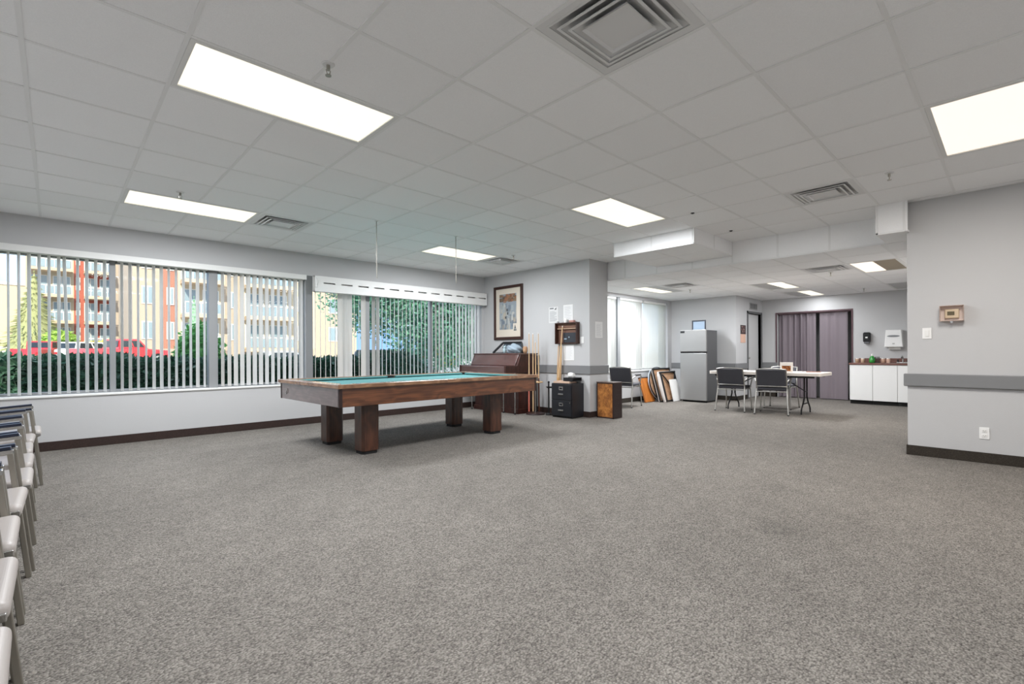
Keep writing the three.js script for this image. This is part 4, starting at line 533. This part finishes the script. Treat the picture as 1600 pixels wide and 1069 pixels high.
// ------------------------------------------------------------------ kitchen far wall
{
  const d = structGroup('door_1'); part('door_frame', [bx(D0 - 0.05, D0, 0, DH + 0.05, ZD - 0.2, ZD + 0.02), bx(D1, D1 + 0.05, 0, DH + 0.05, ZD - 0.2, ZD + 0.02), bx(D0 - 0.05, D1 + 0.05, DH, DH + 0.05, ZD - 0.2, ZD + 0.02)], M.doorFrame, d);
  const lf = part('door_leaf', bx(D0 + 0.003, D1 - 0.003, 0.01, DH - 0.003, ZD - 0.1, ZD - 0.06), M.door, d); part('door_knob', [cyl(0, 0, 0.05, 0, 0.012, 0.012, 12).rotateX(Math.PI / 2).translate(D0 + 0.07, 0.97, ZD - 0.06), new THREE.SphereGeometry(0.028, 14, 10).translate(D0 + 0.07, 0.97, ZD)], M.nickel, lf);
  const v = thing('wall_grille', 'grey louvred return-air grille above the door', 'air vent', [12.3, 2.13, ZD]); part('frame', extrude([[-0.25, 0], [0.25, 0], [0.25, 0.17], [-0.25, 0.17]], 0.012, 0.002, [[[-0.225, 0.022], [0.225, 0.022], [0.225, 0.148], [-0.225, 0.148]]]), std('#a4a4a3', 0.4), v); part('backing', bx(-0.23, 0.23, 0.02, 0.15, 0, 0.002), M.steelDark, v); for (let k = 0; k < 8; k++) part('louvre', bx(-0.225, 0.225, 0.026 + k * 0.0155, 0.034 + k * 0.0155, 0.002, 0.011), std('#8f8f8e', 0.4), v); for (const x of [-0.11, 0, 0.11]) part('divider', bx(x - 0.006, x + 0.006, 0.02, 0.15, 0.004, 0.013), std('#a4a4a3', 0.4), v);
  const c = thing('wall_calendar', 'wall calendar with dark photo above a tan page, beside the door', 'calendar', [11.65, 1.33, ZD]); part('pages', bx(-0.14, 0.14, 0, 0.2, 0.001, 0.008), std('#d3ac97', 0.8), c); part('photo_page', bx(-0.14, 0.16, 0.2, 0.41, 0.001, 0.008), std('#33292a', 0.6), c); const ph = sheet(0.2, 0.16, canvasMat(96, 76, (x, W, Hh) => { const r = rng(3); x.fillStyle = '#4a3634'; x.fillRect(0, 0, W, Hh); for (let k = 0; k < 30; k++) { x.fillStyle = ['#8d6a62', '#2a2224', '#a58c86', '#6a4f4c'][Math.floor(r() * 4)]; x.beginPath(); x.arc(r() * W, r() * Hh, 9, 0, 7); x.fill(); } }), c, 'photo'); ph.position.set(0, 0.305, 0.0085);
}
{ // folding curtains in the closet opening
  const pleat = (z0, z1, amp, n, thick, seed) => { const r = rng(seed), N = n * 8, front = [], back = []; for (let k = 0; k <= N; k++) { const t = k / N, z = lerp(z0, z1, t), a = amp * Math.sin(t * n * 2 * Math.PI) * (0.7 + 0.5 * Math.sin(t * 9 + seed)); front.push([z, a + thick]); back.push([z, a]); } const g = extrude([...front, ...back.reverse()], 2.0); g.rotateX(-Math.PI / 2); g.rotateY(Math.PI / 2); return g; };
  // after the turn: local x = -(depth), local z = -z
  const mk = (label, z0, z1, amp, n, seed) => { const t = thing('folding_curtain', label, 'curtain', [XE + 0.1, 0.015, (z0 + z1) / 2]); const h = (z1 - z0) / 2; const g = pleat(-h, h, amp, n, 0.006, seed); g.computeBoundingBox(); const b = g.boundingBox; g.translate(-(b.min.x + b.max.x) / 2, -b.min.y, -(b.min.z + b.max.z) / 2); part('pleated_panel', g, M.mauve, t); return t; };
  mk('mauve-grey pleated folding curtain gathered at the door side of the closet', C0 + 0.02, -3.245, 0.05, 6, 4);
  mk('mauve-grey folding curtain drawn flat beside the white counter', -3.17, C1 - 0.09, 0.012, 3, 9);
  solo('curtain_track', bx(-0.03, 0.03, 0, 0.025, (C0 - C1) / 2, (C1 - C0) / 2, 0.004), M.mauveDark, 'dark curtain track along the top of the closet opening', 'curtain track', [XE + 0.1, 2.015, (C0 + C1) / 2]);
  struct('trim_7', [bx(XE - 0.012, XE, 0, CH, C1, C1 + 0.03), bx(XE - 0.012, XE, 0, CH + 0.03, C0 - 0.03, C0), bx(XE - 0.012, XE, CH, CH + 0.03, C0, C1 + 0.03)], M.mauveDark);
}
{ // counter with three cabinet units
  const x0 = 12.29, zs = [-2.45, -2.05, -1.645, -1.245];
  for (let k = 0; k < 3; k++) { const w = zs[k + 1] - zs[k], t = thing('base_cabinet', ['white base cabinet beside the mauve curtain', 'white base cabinet in the middle of the counter', 'white base cabinet mostly hidden behind the thermostat wall'][k], 'cabinet', [(x0 + XE) / 2, 0, (zs[k] + zs[k + 1]) / 2]), hx = (XE - x0) / 2; part('body', bx(-hx + 0.02, hx - 0.005, 0.09, 0.83, -w / 2 + 0.001, w / 2 - 0.001), M.white, t); part('door', bx(-hx, -hx + 0.019, 0.085, 0.825, -w / 2 + 0.003, w / 2 - 0.003, 0.003), M.whiteGloss, t); part('toe_kick', bx(-hx + 0.07, hx - 0.005, 0, 0.09, -w / 2 + 0.001, w / 2 - 0.001), M.black, t); }
  const c = thing('countertop', 'brown laminate countertop with upstand above the white cabinets', 'countertop', [(x0 + XE) / 2, 0.832, -1.845]); part('slab', bx(-0.325, 0.3, 0, 0.036, -0.615, 0.615, 0.005), M.counter, c); part('upstand', bx(0.28, 0.3, 0.036, 0.13, -0.615, 0.615, 0.004), M.counter, c); part('sink_basin', [bx(-0.2, 0.2, 0.03, 0.038, -0.02, 0.36, 0.003)], M.chrome, c);
  const f = thing('faucet', 'dark chrome kitchen faucet at the sink below the towel dispenser', 'faucet', [12.78, 0.868, -1.62]); part('base', bx(-0.025, 0.025, 0, 0.02, -0.1, 0.1, 0.008), M.chrome, f); part('spout', tube([[0, 0.02, 0], [0, 0.1, 0], [-0.06, 0.14, 0], [-0.15, 0.11, 0]], 0.012, 20, 10), M.chrome, f); for (const s of [-1, 1]) part('tap_handle', [cyl(0, 0.02, 0.06, s * 0.08, 0.018, 0.014, 12), bar([-0.03, 0.065, s * 0.08], [0.03, 0.065, s * 0.08], 0.014)], M.steelDark, f);
  const b = thing('dish_soap', 'green dish soap bottle on the counter below the black soap dispenser', 'bottle', [12.55, 0.868, -2.1]); part('bottle', new THREE.LatheGeometry([[0, 0], [0.05, 0], [0.055, 0.02], [0.055, 0.08], [0.03, 0.14], [0.018, 0.15], [0, 0.15]].map(v => new THREE.Vector2(...v)), 20), M.green, b); part('cap', cyl(0, 0.15, 0.19, 0, 0.018, 0.012, 14), M.paper, b);
  const jar = (z, col, label) => { const t = thing('jar', label, 'jar', [12.66, 0.868, z]); part('body', new THREE.LatheGeometry([[0, 0], [0.035, 0], [0.037, 0.07], [0.03, 0.085], [0, 0.085]].map(v => new THREE.Vector2(...v)), 18), std(col, 0.4), t); part('lid', cyl(0, 0.085, 0.1, 0, 0.032, 0.032, 18), M.paper, t); };
  jar(-1.93, '#c9a48e', 'small pinkish jar in the middle of the counter, the one closer to the soap bottle'); jar(-1.84, '#d0ab98', 'small pinkish jar in the middle of the counter, the one closer to the faucet'); jar(-2.38, '#b99a82', 'small tan jar at the curtain end of the counter'); jar(-2.28, '#c5aa93', 'small tan jar beside the green soap bottle');
  const rk = thing('dish_rack', 'small dark wire rack beside the green soap bottle', 'rack', [12.62, 0.868, -2.025]); part('tray', bx(-0.07, 0.07, 0, 0.012, -0.04, 0.04, 0.004), M.steelDark, rk); for (const q of [-0.03, 0, 0.03]) part('wire', tube([[-0.05, 0.012, q], [-0.03, 0.12, q], [0.03, 0.12, q], [0.05, 0.012, q]], 0.005, 14, 6), M.steelDark, rk);
  const s = thing('soap_dispenser', 'black wall-mounted soap dispenser above the counter', 'soap dispenser', [XE, 1.28, -2.24], -Math.PI / 2); part('housing', bx(-0.068, 0.068, 0.03, 0.25, 0, 0.1, 0.03), M.blackGloss, s); part('push_bar', bx(-0.05, 0.05, 0.0, 0.05, 0.02, 0.095, 0.015), std('#5b5d60', 0.3), s); part('window', bx(-0.02, 0.02, 0.12, 0.15, 0.097, 0.103, 0.004), M.paper, s);
  const p = thing('towel_dispenser', 'white wall-mounted paper towel dispenser over the counter', 'towel dispenser', [XE, 1.16, -1.76], -Math.PI / 2); part('housing', extrude([[-0.155, 0.04], [0.155, 0.04], [0.13, 0.4], [-0.13, 0.4]], 0.2, 0.015), M.whiteGloss, p); part('viewing_slot', extrude(Array.from({ length: 24 }, (_, k) => [0.105 * Math.cos(k * Math.PI / 12), 0.27 + 0.02 * Math.sin(k * Math.PI / 12)]), 0.006).translate(0, 0, 0.212), std('#7c7f82', 0.3), p); part('paper_towel', bx(-0.1, 0.1, -0.01, 0.05, 0.09, 0.095), M.paper, p); part('lever', bx(-0.02, 0.02, 0.1, 0.13, 0.21, 0.222, 0.004), M.lensOff, p);
}
// ------------------------------------------------------------------ outside the windows
{
  const g = extrude([[30, -0.15], [-30, -0.15], [-45, 0.5], [-140, 0.5], [-140, -1.5], [30, -1.5]], 260); g.rotateY(-Math.PI / 2); g.translate(150, 0, 0);
  const n = noiseGrid(40, 71); const o = struct('ground_parking', g, std('#ffffff', 0.95, { map: tex(512, (u, v) => { const k = (n(u, v) - 0.5) * 26 + (nD(u, v) - 0.5) * 30; return [192 + k, 189 + k, 184 + k]; }, 6) }));
  o.position.y = 0;
  struct('lawn_strip', bx(-30, 40, -0.2, -0.11, -12.4, ZW - WT), std('#5a7a45', 0.95));
}
function scatter(name, parent, geo, m, n, place, seed) {   // many small leaves, one part
  const o = new THREE.InstancedMesh(geo, m, n), r = rng(seed), d = new THREE.Object3D(), c = new THREE.Color(); o.name = name; o.userData.kind = 'stuff'; o.castShadow = o.receiveShadow = true;
  for (let i = 0; i < n; i++) { place(d, r, i); d.updateMatrix(); o.setMatrixAt(i, d.matrix); const k = 0.7 + 0.6 * r(); c.setRGB(k * (0.9 + 0.2 * r()), k, k * (0.85 + 0.2 * r())); o.setColorAt(i, c); } parent.add(o); return o;
}
const leafGeo = (() => { const g = new THREE.BufferGeometry(); g.setAttribute('position', new THREE.Float32BufferAttribute([0, 0, 0, 0.35, 0.12, 0.5, 0, 0, 1, 0, 0, 0, 0, 0, 1, -0.35, 0.12, 0.5], 3)); g.computeVertexNormals(); g.setAttribute('uv', new THREE.Float32BufferAttribute(new Array(12).fill(0), 2)); return g; })();
const leafMat = (c, t = 0.3) => phys(c, 0.8, { side: THREE.DoubleSide, transmission: t, thickness: 0 });
const spin = (d, r) => d.rotation.set(r() * 6.3, r() * 6.3, r() * 6.3);
function hedge(label, x0, x1, z0, z1, top, color, n, seed) {
  const w = x1 - x0, dz = z1 - z0, t = thing('hedge', label, 'hedge', [(x0 + x1) / 2, -0.11, (z0 + z1) / 2]), nz = noiseGrid(14, seed), h = top + 0.11;
  const H2 = x => h * (0.9 + 0.12 * nz(x / 12 + 0.5, 0.3)); const g = new THREE.BoxGeometry(w - 0.2, 1, dz - 0.2, 40, 4, 6), p = g.attributes.position; for (let i = 0; i < p.count; i++) { const k = (p.getY(i) + 0.5), b = 0.1 * (nz(p.getX(i) / 3 + 0.5, p.getZ(i) / 2 + k) - 0.5); p.setXYZ(i, p.getX(i), k * (H2(p.getX(i)) - 0.1), p.getZ(i) * (1 - 0.12 * k) + b); } g.computeVertexNormals();
  part('inner_growth', g, std(color, 0.95), t);
  scatter('leaf_cover', t, leafGeo, leafMat(color), n, (d, r) => { const x = (r() - 0.5) * w, f = r(), hh = H2(x); if (f < 0.65) d.position.set(x, r() * hh, dz / 2 * (0.9 + 0.16 * r())); else d.position.set(x, hh * (0.93 + 0.1 * r()), (r() - 0.5) * dz); spin(d, r); const s = 0.06 + 0.06 * r(); d.scale.set(s, s, s * 1.4); }, seed + 1);
}
hedge('dark clipped hedge outside the slatted window, below the parked cars', -4, 1.9, -11.2, -9.9, 1.08, '#24503c', 14000, 200);
hedge('dark hedge outside beyond the wide mullion, in front of the silver car', 1.95, 5.3, -11.1, -9.9, 1.0, '#234e3d', 9000, 210);
function bush(name, label, x, z, rx, h, color, n, seed, y = -0.15, size = 0.09) {
  const t = thing(name, label, 'shrub', [x, y, z]), nz = noiseGrid(9, seed), g = new THREE.SphereGeometry(1, 20, 14), p = g.attributes.position; for (let i = 0; i < p.count; i++) { const k = 0.75 + 0.25 * nz(p.getX(i) * 0.5 + 0.5, p.getY(i) * 0.5 + p.getZ(i) * 0.3 + 0.5); p.setXYZ(i, p.getX(i) * rx * 0.85 * k, Math.max(0, p.getY(i) * 0.5 * h * k + 0.46 * h), p.getZ(i) * rx * 0.85 * k); } g.computeVertexNormals(); part('inner_growth', g, std(color, 0.95), t);
  scatter('leaf_cover', t, leafGeo, leafMat(color), n, (d, r) => { const u = r() * 2 - 1, a = r() * 6.283, q = Math.sqrt(1 - u * u), k = 0.8 + 0.25 * r(); d.position.set(q * Math.cos(a) * rx * k, Math.max(0.02, (u * 0.5 * k + 0.48) * h), q * Math.sin(a) * rx * k); spin(d, r); const s = size * (0.7 + 0.7 * r()); d.scale.set(s, s, s * 1.4); }, seed + 1);
}
bush('conifer_shrub', 'tall green shrub rising above the hedge in front of the apartment balconies', 2.45, -13.2, 0.5, 2.0, '#5fa05a', 2600, 220);
bush('round_shrub', 'rounded dark shrub outside the window below the large tree', 6.35, -11.2, 0.85, 1.35, '#254f3e', 3600, 224);
bush('yellow_shrub', 'yellow-green shrub behind the red pickup truck', 3.2, -62, 1.5, 1.9, '#c9c25a', 1500, 228, 0.5, 0.3);
bush('yellow_shrub', 'bright yellow-green shrub behind the silver sedan under the tree', 23.5, -33, 1.6, 2.6, '#c9c24a', 2000, 232, 0, 0.22);
bush('green_shrub', 'light green shrub at the foot of the apartment block, beside the spruce', 0.3, -62, 1.2, 2.9, '#93b552', 1500, 236, 0.5, 0.3);
function spruce(label, x, z, h, rad, color, n, seed, y = 0.5) {
  const t = thing('spruce_tree', label, 'tree', [x, y, z]); part('trunk', cyl(0, 0, h * 0.95, 0, h * 0.018, 0.03, 10), std('#5a4838', 0.9), t);
  const cone = new THREE.ConeGeometry(rad * 0.62, h * 0.88, 14, 6); cone.translate(0, h * 0.54, 0); part('inner_growth', cone, std(color, 0.95), t);
  const bg = new THREE.ConeGeometry(0.16, 1, 5, 1); bg.rotateX(Math.PI / 2); bg.translate(0, 0, 0.5);
  scatter('needle_branches', t, bg, std(color, 0.9), n, (d, r, i) => { const k = Math.pow(r(), 0.75), a = r() * 6.283, tier = Math.round(k * 16) / 16; d.position.set(0, h * (0.08 + 0.9 * tier) + r() * 0.15, 0); d.rotation.set(0.22 + 0.25 * r(), a, 0, 'YXZ'); const l = rad * (1.03 - tier) * (0.8 + 0.3 * r()); d.scale.set(l * 0.5 + 0.15, l * 0.35 + 0.1, l); }, seed);
}
spruce('large spruce tree in front of the apartment balconies, beside the blue sky', -1.5, -67, 9.0, 3.2, '#8c9068', 1500, 240);
spruce('spruce tree partly cut off by the window edge, paler than its neighbour', -5.6, -70, 9.6, 2.4, '#979570', 1200, 244);
spruce('small blue spruce in front of the brick apartment bay', 7.9, -44.5, 5.2, 1.2, '#7fa386', 900, 248, 0.45);
function leafyTree(label, x, z, h, crown, color, n, seed, y = -0.15) {
  const t = thing('leafy_tree', label, 'tree', [x, y, z]), tk = part('trunk', [cyl(0, 0, h * 0.5, 0, 0.2, 0.13, 12)], std('#4f4438', 0.9), t), R = rng(seed);
  const lobes = Array.from({ length: 26 }, () => { const a = R() * 6.283, q = Math.sqrt(R()); return [Math.cos(a) * crown * 0.72 * q, h * (0.28 + 0.62 * R()), Math.sin(a) * crown * 0.72 * q, crown * (0.3 + 0.2 * R())]; });
  part('branches', lobes.slice(0, 9).map(([a, b, c]) => bar([0, h * 0.38, 0], [a, b, c], 0.08, 0.08, 6)), std('#4f4438', 0.9), t).userData.kind = 'stuff';
  scatter('leaf_crown', t, leafGeo, leafMat(color, 0.4), n, (d, r) => { const [a, b, c, q] = lobes[Math.floor(r() * lobes.length)], u = r() * 2 - 1, w = r() * 6.283, s = Math.sqrt(1 - u * u), k = q * (0.55 + 0.55 * r()); d.position.set(a + s * Math.cos(w) * k, b + u * k, c + s * Math.sin(w) * k); spin(d, r); const f = 0.08 + 0.07 * r(); d.scale.set(f, f, f * 1.3); }, seed + 1);
}
leafyTree('large leafy tree outside, filling the window beside the organ', 11.1, -17.1, 6.2, 4.0, '#5f9480', 60000, 260);
leafyTree('leafy tree behind the white cars, beyond the large tree', 21, -25, 7.0, 4.0, '#78a887', 30000, 270);
// cars
function car(name, label, pos, turn, color, kind) {
  const t = thing(name, label, 'car', pos, turn), paint = phys(color, 0.3, { clearcoat: 0.8, clearcoatRoughness: 0.1 }), glassM = M.carGlass ??= std('#2a3238', 0.15), tyre = M.tyre ??= std('#191a1b', 0.85);
  const S = { pickup: { L: 5.4, W: 1.95, body: [[-2.7, 0.45], [-2.7, 1.12], [-0.75, 1.12], [-0.75, 1.14], [1.0, 1.14], [1.05, 1.12], [2.55, 1.02], [2.7, 0.85], [2.7, 0.45]], cabin: [[-0.78, 1.1], [-0.68, 1.78], [0.55, 1.8], [1.2, 1.1]], wx: [-1.7, 1.75], r: 0.4 }, suv: { L: 4.7, W: 1.85, body: [[-2.3, 0.4], [-2.35, 0.95], [-2.3, 1.05], [1.1, 1.05], [2.2, 0.92], [2.35, 0.7], [2.35, 0.4]], cabin: [[-2.25, 1.02], [-2.05, 1.68], [0.3, 1.7], [1.25, 1.02]], wx: [-1.4, 1.45], r: 0.36 }, sedan: { L: 4.6, W: 1.8, body: [[-2.3, 0.35], [-2.3, 0.85], [-2.15, 0.98], [-1.4, 1.0], [1.0, 0.95], [2.1, 0.82], [2.3, 0.62], [2.3, 0.35]], cabin: [[-1.65, 0.97], [-0.95, 1.4], [0.25, 1.42], [1.15, 0.93]], wx: [-1.4, 1.42], r: 0.32 } }[kind];
  const body = extrude(S.body, S.W - 0.12, 0.06); body.translate(0, 0, -(S.W - 0.12) / 2); part('body', body, paint, t);
  const cb = extrude(S.cabin, S.W - 0.36, 0.05); cb.translate(0, 0, -(S.W - 0.36) / 2); const cab = part('cabin', cb, paint, t);
  const [p0, p1, p2, p3] = S.cabin, q = (f, g2) => [lerp(lerp(p0[0], p3[0], f), lerp(p1[0], p2[0], f), g2), lerp(p0[1], p1[1], g2)];
  for (const s of [-1, 1]) for (const [f0, f1] of [[0.1, 0.48], [0.53, 0.9]]) { const w = extrude([q(f0, 0.2), q(f1, 0.2), q(f1, 0.85), q(f0, 0.85)], 0.012); w.translate(0, 0, s * (S.W / 2 - 0.125) - 0.006); part('side_window', w, glassM, cab); }
  part('windscreen', bar([lerp(p3[0], p2[0], 0.15) + 0.03, lerp(p3[1], p2[1], 0.15), 0], [lerp(p3[0], p2[0], 0.88) + 0.03, lerp(p3[1], p2[1], 0.88), 0], 0.05, S.W - 0.5), glassM, cab); part('rear_window', bar([lerp(p0[0], p1[0], 0.2) - 0.03, lerp(p0[1], p1[1], 0.2), 0], [lerp(p0[0], p1[0], 0.85) - 0.03, lerp(p0[1], p1[1], 0.85), 0], 0.05, S.W - 0.5), glassM, cab);
  for (const x of S.wx) for (const s of [-1, 1]) { const w = part('wheel', new THREE.CylinderGeometry(S.r, S.r, 0.22, 22).rotateX(Math.PI / 2).translate(x, S.r, s * (S.W / 2 - 0.1)), tyre, t); part('hub', new THREE.CylinderGeometry(S.r * 0.58, S.r * 0.58, 0.03, 16).rotateX(Math.PI / 2).translate(x, S.r, s * (S.W / 2 + 0.015)), M.chrome, w); }
  const e = S.L / 2; for (const s of [-1, 1]) { part('tail_light', bx(-e - 0.02, -e + 0.06, 0.68, 0.86, s * (S.W / 2 - 0.28), s * (S.W / 2 - 0.06), 0.02), std('#a31a1c', 0.25), t); part('headlight', bx(e - 0.1, e + 0.02, 0.66, 0.8, s * (S.W / 2 - 0.35), s * (S.W / 2 - 0.06), 0.02), M.whiteGloss, t); }
  for (const [x, y] of [[-e, 0.42], [e, 0.42]]) part('bumper', bx(x - 0.06, x + 0.06, y, y + 0.16, -S.W / 2 + 0.05, S.W / 2 - 0.05, 0.03), M.steelDark, t);
}
car('pickup_truck', 'red pickup truck parked beside the white car, below the spruce', [-0.7, 0.5, -57], 1.15, '#c22430', 'pickup');
car('suv', 'white SUV parked between the two red pickups', [2.2, 0.5, -55], 0.8, '#e6e8ea', 'suv');
car('pickup_truck', 'red pickup truck parked in front of the brick bay, closer to the tall shrub', [3.4, 0.4, -43], 0.5, '#cf2c33', 'pickup');
car('sedan', 'silver sedan behind the hedge, beyond the wide window mullion', [9.2, -0.15, -28], 0.1, '#b9c4cc', 'sedan');
car('sedan', 'silver sedan seen from behind under the large tree', [14.9, -0.15, -23.2], -2.25, '#aebac3', 'sedan');
car('sedan', 'dark sedan parked behind the rounded shrub', [9.6, -0.15, -18.2], -2.4, '#20262c', 'sedan');
car('suv', 'white SUV parked beyond the tree, in front of the leafy one', [19.2, -0.15, -22.3], -2.2, '#e9eced', 'suv');
car('sedan', 'white sedan at the end of the parked cars, closest to the organ', [20.6, -0.15, -19.6], -2.3, '#dfe3e6', 'sedan');
// apartment blocks
function apartment(label, x0, x1, zf, depth, y0, fh, nf, bays) {
  const b = thing('apartment_building', label, 'building', [(x0 + x1) / 2, y0, zf]), cx = (x0 + x1) / 2, wallC = M.cream ??= std('#b3a690', 0.9), brick = M.brickM ??= std('#96695a', 0.9), stone = M.stoneM ??= std('#a09283', 0.9), red = M.redM ??= std('#9c5344', 0.8), rail = M.railM ??= std('#cbcac7', 0.5), win = M.farGlass ??= std('#7d8d95', 0.12), slabM = M.slabM ??= std('#b8a48c', 0.9), shut = M.shutM ??= std('#c9c7c2', 0.5);
  const mm = { cream: wallC, brick, stone, red };
  for (const [a, c, m] of bays) part('wall_bay', bx(a - cx, c - cx, 0, nf * fh, -depth, 0), mm[m], b);
  part('foundation', bx(x0 - cx, x1 - cx, 0.3 - y0, 0, -depth, 0.02), stone, b); part('roof', bx(x0 - cx - 0.4, x1 - cx + 0.4, nf * fh, nf * fh + 0.5, -depth, 0.6), shut, b);
  for (const [a, c, m, kind] of bays) for (let k = 0; k < nf; k++) { const y = k * fh, mid = (a + c) / 2 - cx, w = c - a;
    const nW = kind === 'balcony' ? 2 : 1; for (let q = 0; q < nW; q++) { const wx = mid + (nW > 1 ? (q - 0.5) * w * 0.48 : 0), ww = Math.min(1.5, w * 0.34), h0 = kind === 'balcony' ? 0.15 : 0.8, wd = part('window', bx(wx - ww / 2 - 0.08, wx + ww / 2 + 0.08, y + h0, y + 2.3, 0.0, 0.08), shut, b); part('pane', bx(wx - ww / 2, wx - 0.04, y + h0 + 0.08, y + 2.22, 0.08, 0.1), win, wd); part('pane', bx(wx + 0.04, wx + ww / 2, y + h0 + 0.08, y + 2.22, 0.08, 0.1), win, wd); }
    if (kind === 'balcony') { const sl = part('balcony', bx(a - cx + 0.15, c - cx - 0.15, y - 0.28, y + 0.02, 0, 1.9), slabM, b); part('railing', [bx(a - cx + 0.18, c - cx - 0.18, y + 0.98, y + 1.06, 1.8, 1.86), ...Array.from({ length: 6 }, (_, i) => { const px = lerp(a - cx + 0.22, c - cx - 0.22, i / 5); return bx(px - 0.035, px + 0.035, y, y + 1.0, 1.8, 1.86); })], rail, sl); for (let i = 0; i < 5; i++) part('glass_panel', bx(lerp(a - cx + 0.27, c - cx - 0.27, i / 5) + 0.05, lerp(a - cx + 0.27, c - cx - 0.27, (i + 1) / 5) - 0.05, y + 0.1, y + 0.9, 1.82, 1.84), win, sl); } }
}
apartment('cream and red apartment block with stacked balconies beyond the spruces', -2.4, 7.0, -76, 12, 2.0, 2.95, 5, [[-2.4, 1.6, 'cream', 'balcony'], [1.6, 2.3, 'red', 'plain'], [2.3, 5.2, 'red', 'balcony'], [5.2, 7.0, 'stone', 'plain']]);
apartment('pale brick apartment block with wide balconies behind the tall shrub', 4.6, 24, -50, 12, 1.6, 2.95, 5, [[4.6, 6.6, 'stone', 'plain'], [6.6, 7.7, 'brick', 'plain'], [7.7, 11.0, 'cream', 'balcony'], [11.0, 12.6, 'stone', 'plain'], [12.6, 17.0, 'cream', 'balcony'], [17.0, 19.4, 'cream', 'plain'], [19.4, 24, 'stone', 'plain']]);
{ const b = thing('cream_building', 'plain cream low-rise building behind the spruces, under the open sky', 'building', [-8.6, 0.45, -92]); part('wall', bx(-7, 7, 0, 10.0, -8, 0), M.cream, b); part('parapet', bx(-7.15, 7.15, 10.0, 10.35, -8.15, 0.15), M.shutM, b); for (let k = 0; k < 3; k++) for (let q = 0; q < 3; q++) { const w = part('window', bx(-5.6 + q * 3, -4.2 + q * 3, 1.4 + k * 2.9, 2.9 + k * 2.9, 0, 0.06), M.shutM, b); part('pane', bx(-5.5 + q * 3, -4.3 + q * 3, 1.5 + k * 2.9, 2.8 + k * 2.9, 0.06, 0.08), M.farGlass, w); } }
solo('garden_wall', bx(-14, 14, 0, 1.5, -0.15, 0.15, 0.03), std('#dcd8d0', 0.9), 'low pale garden wall at the foot of the far apartment block', 'wall', [-3, 0.5, -69]);
renderer.render(scene, camera);
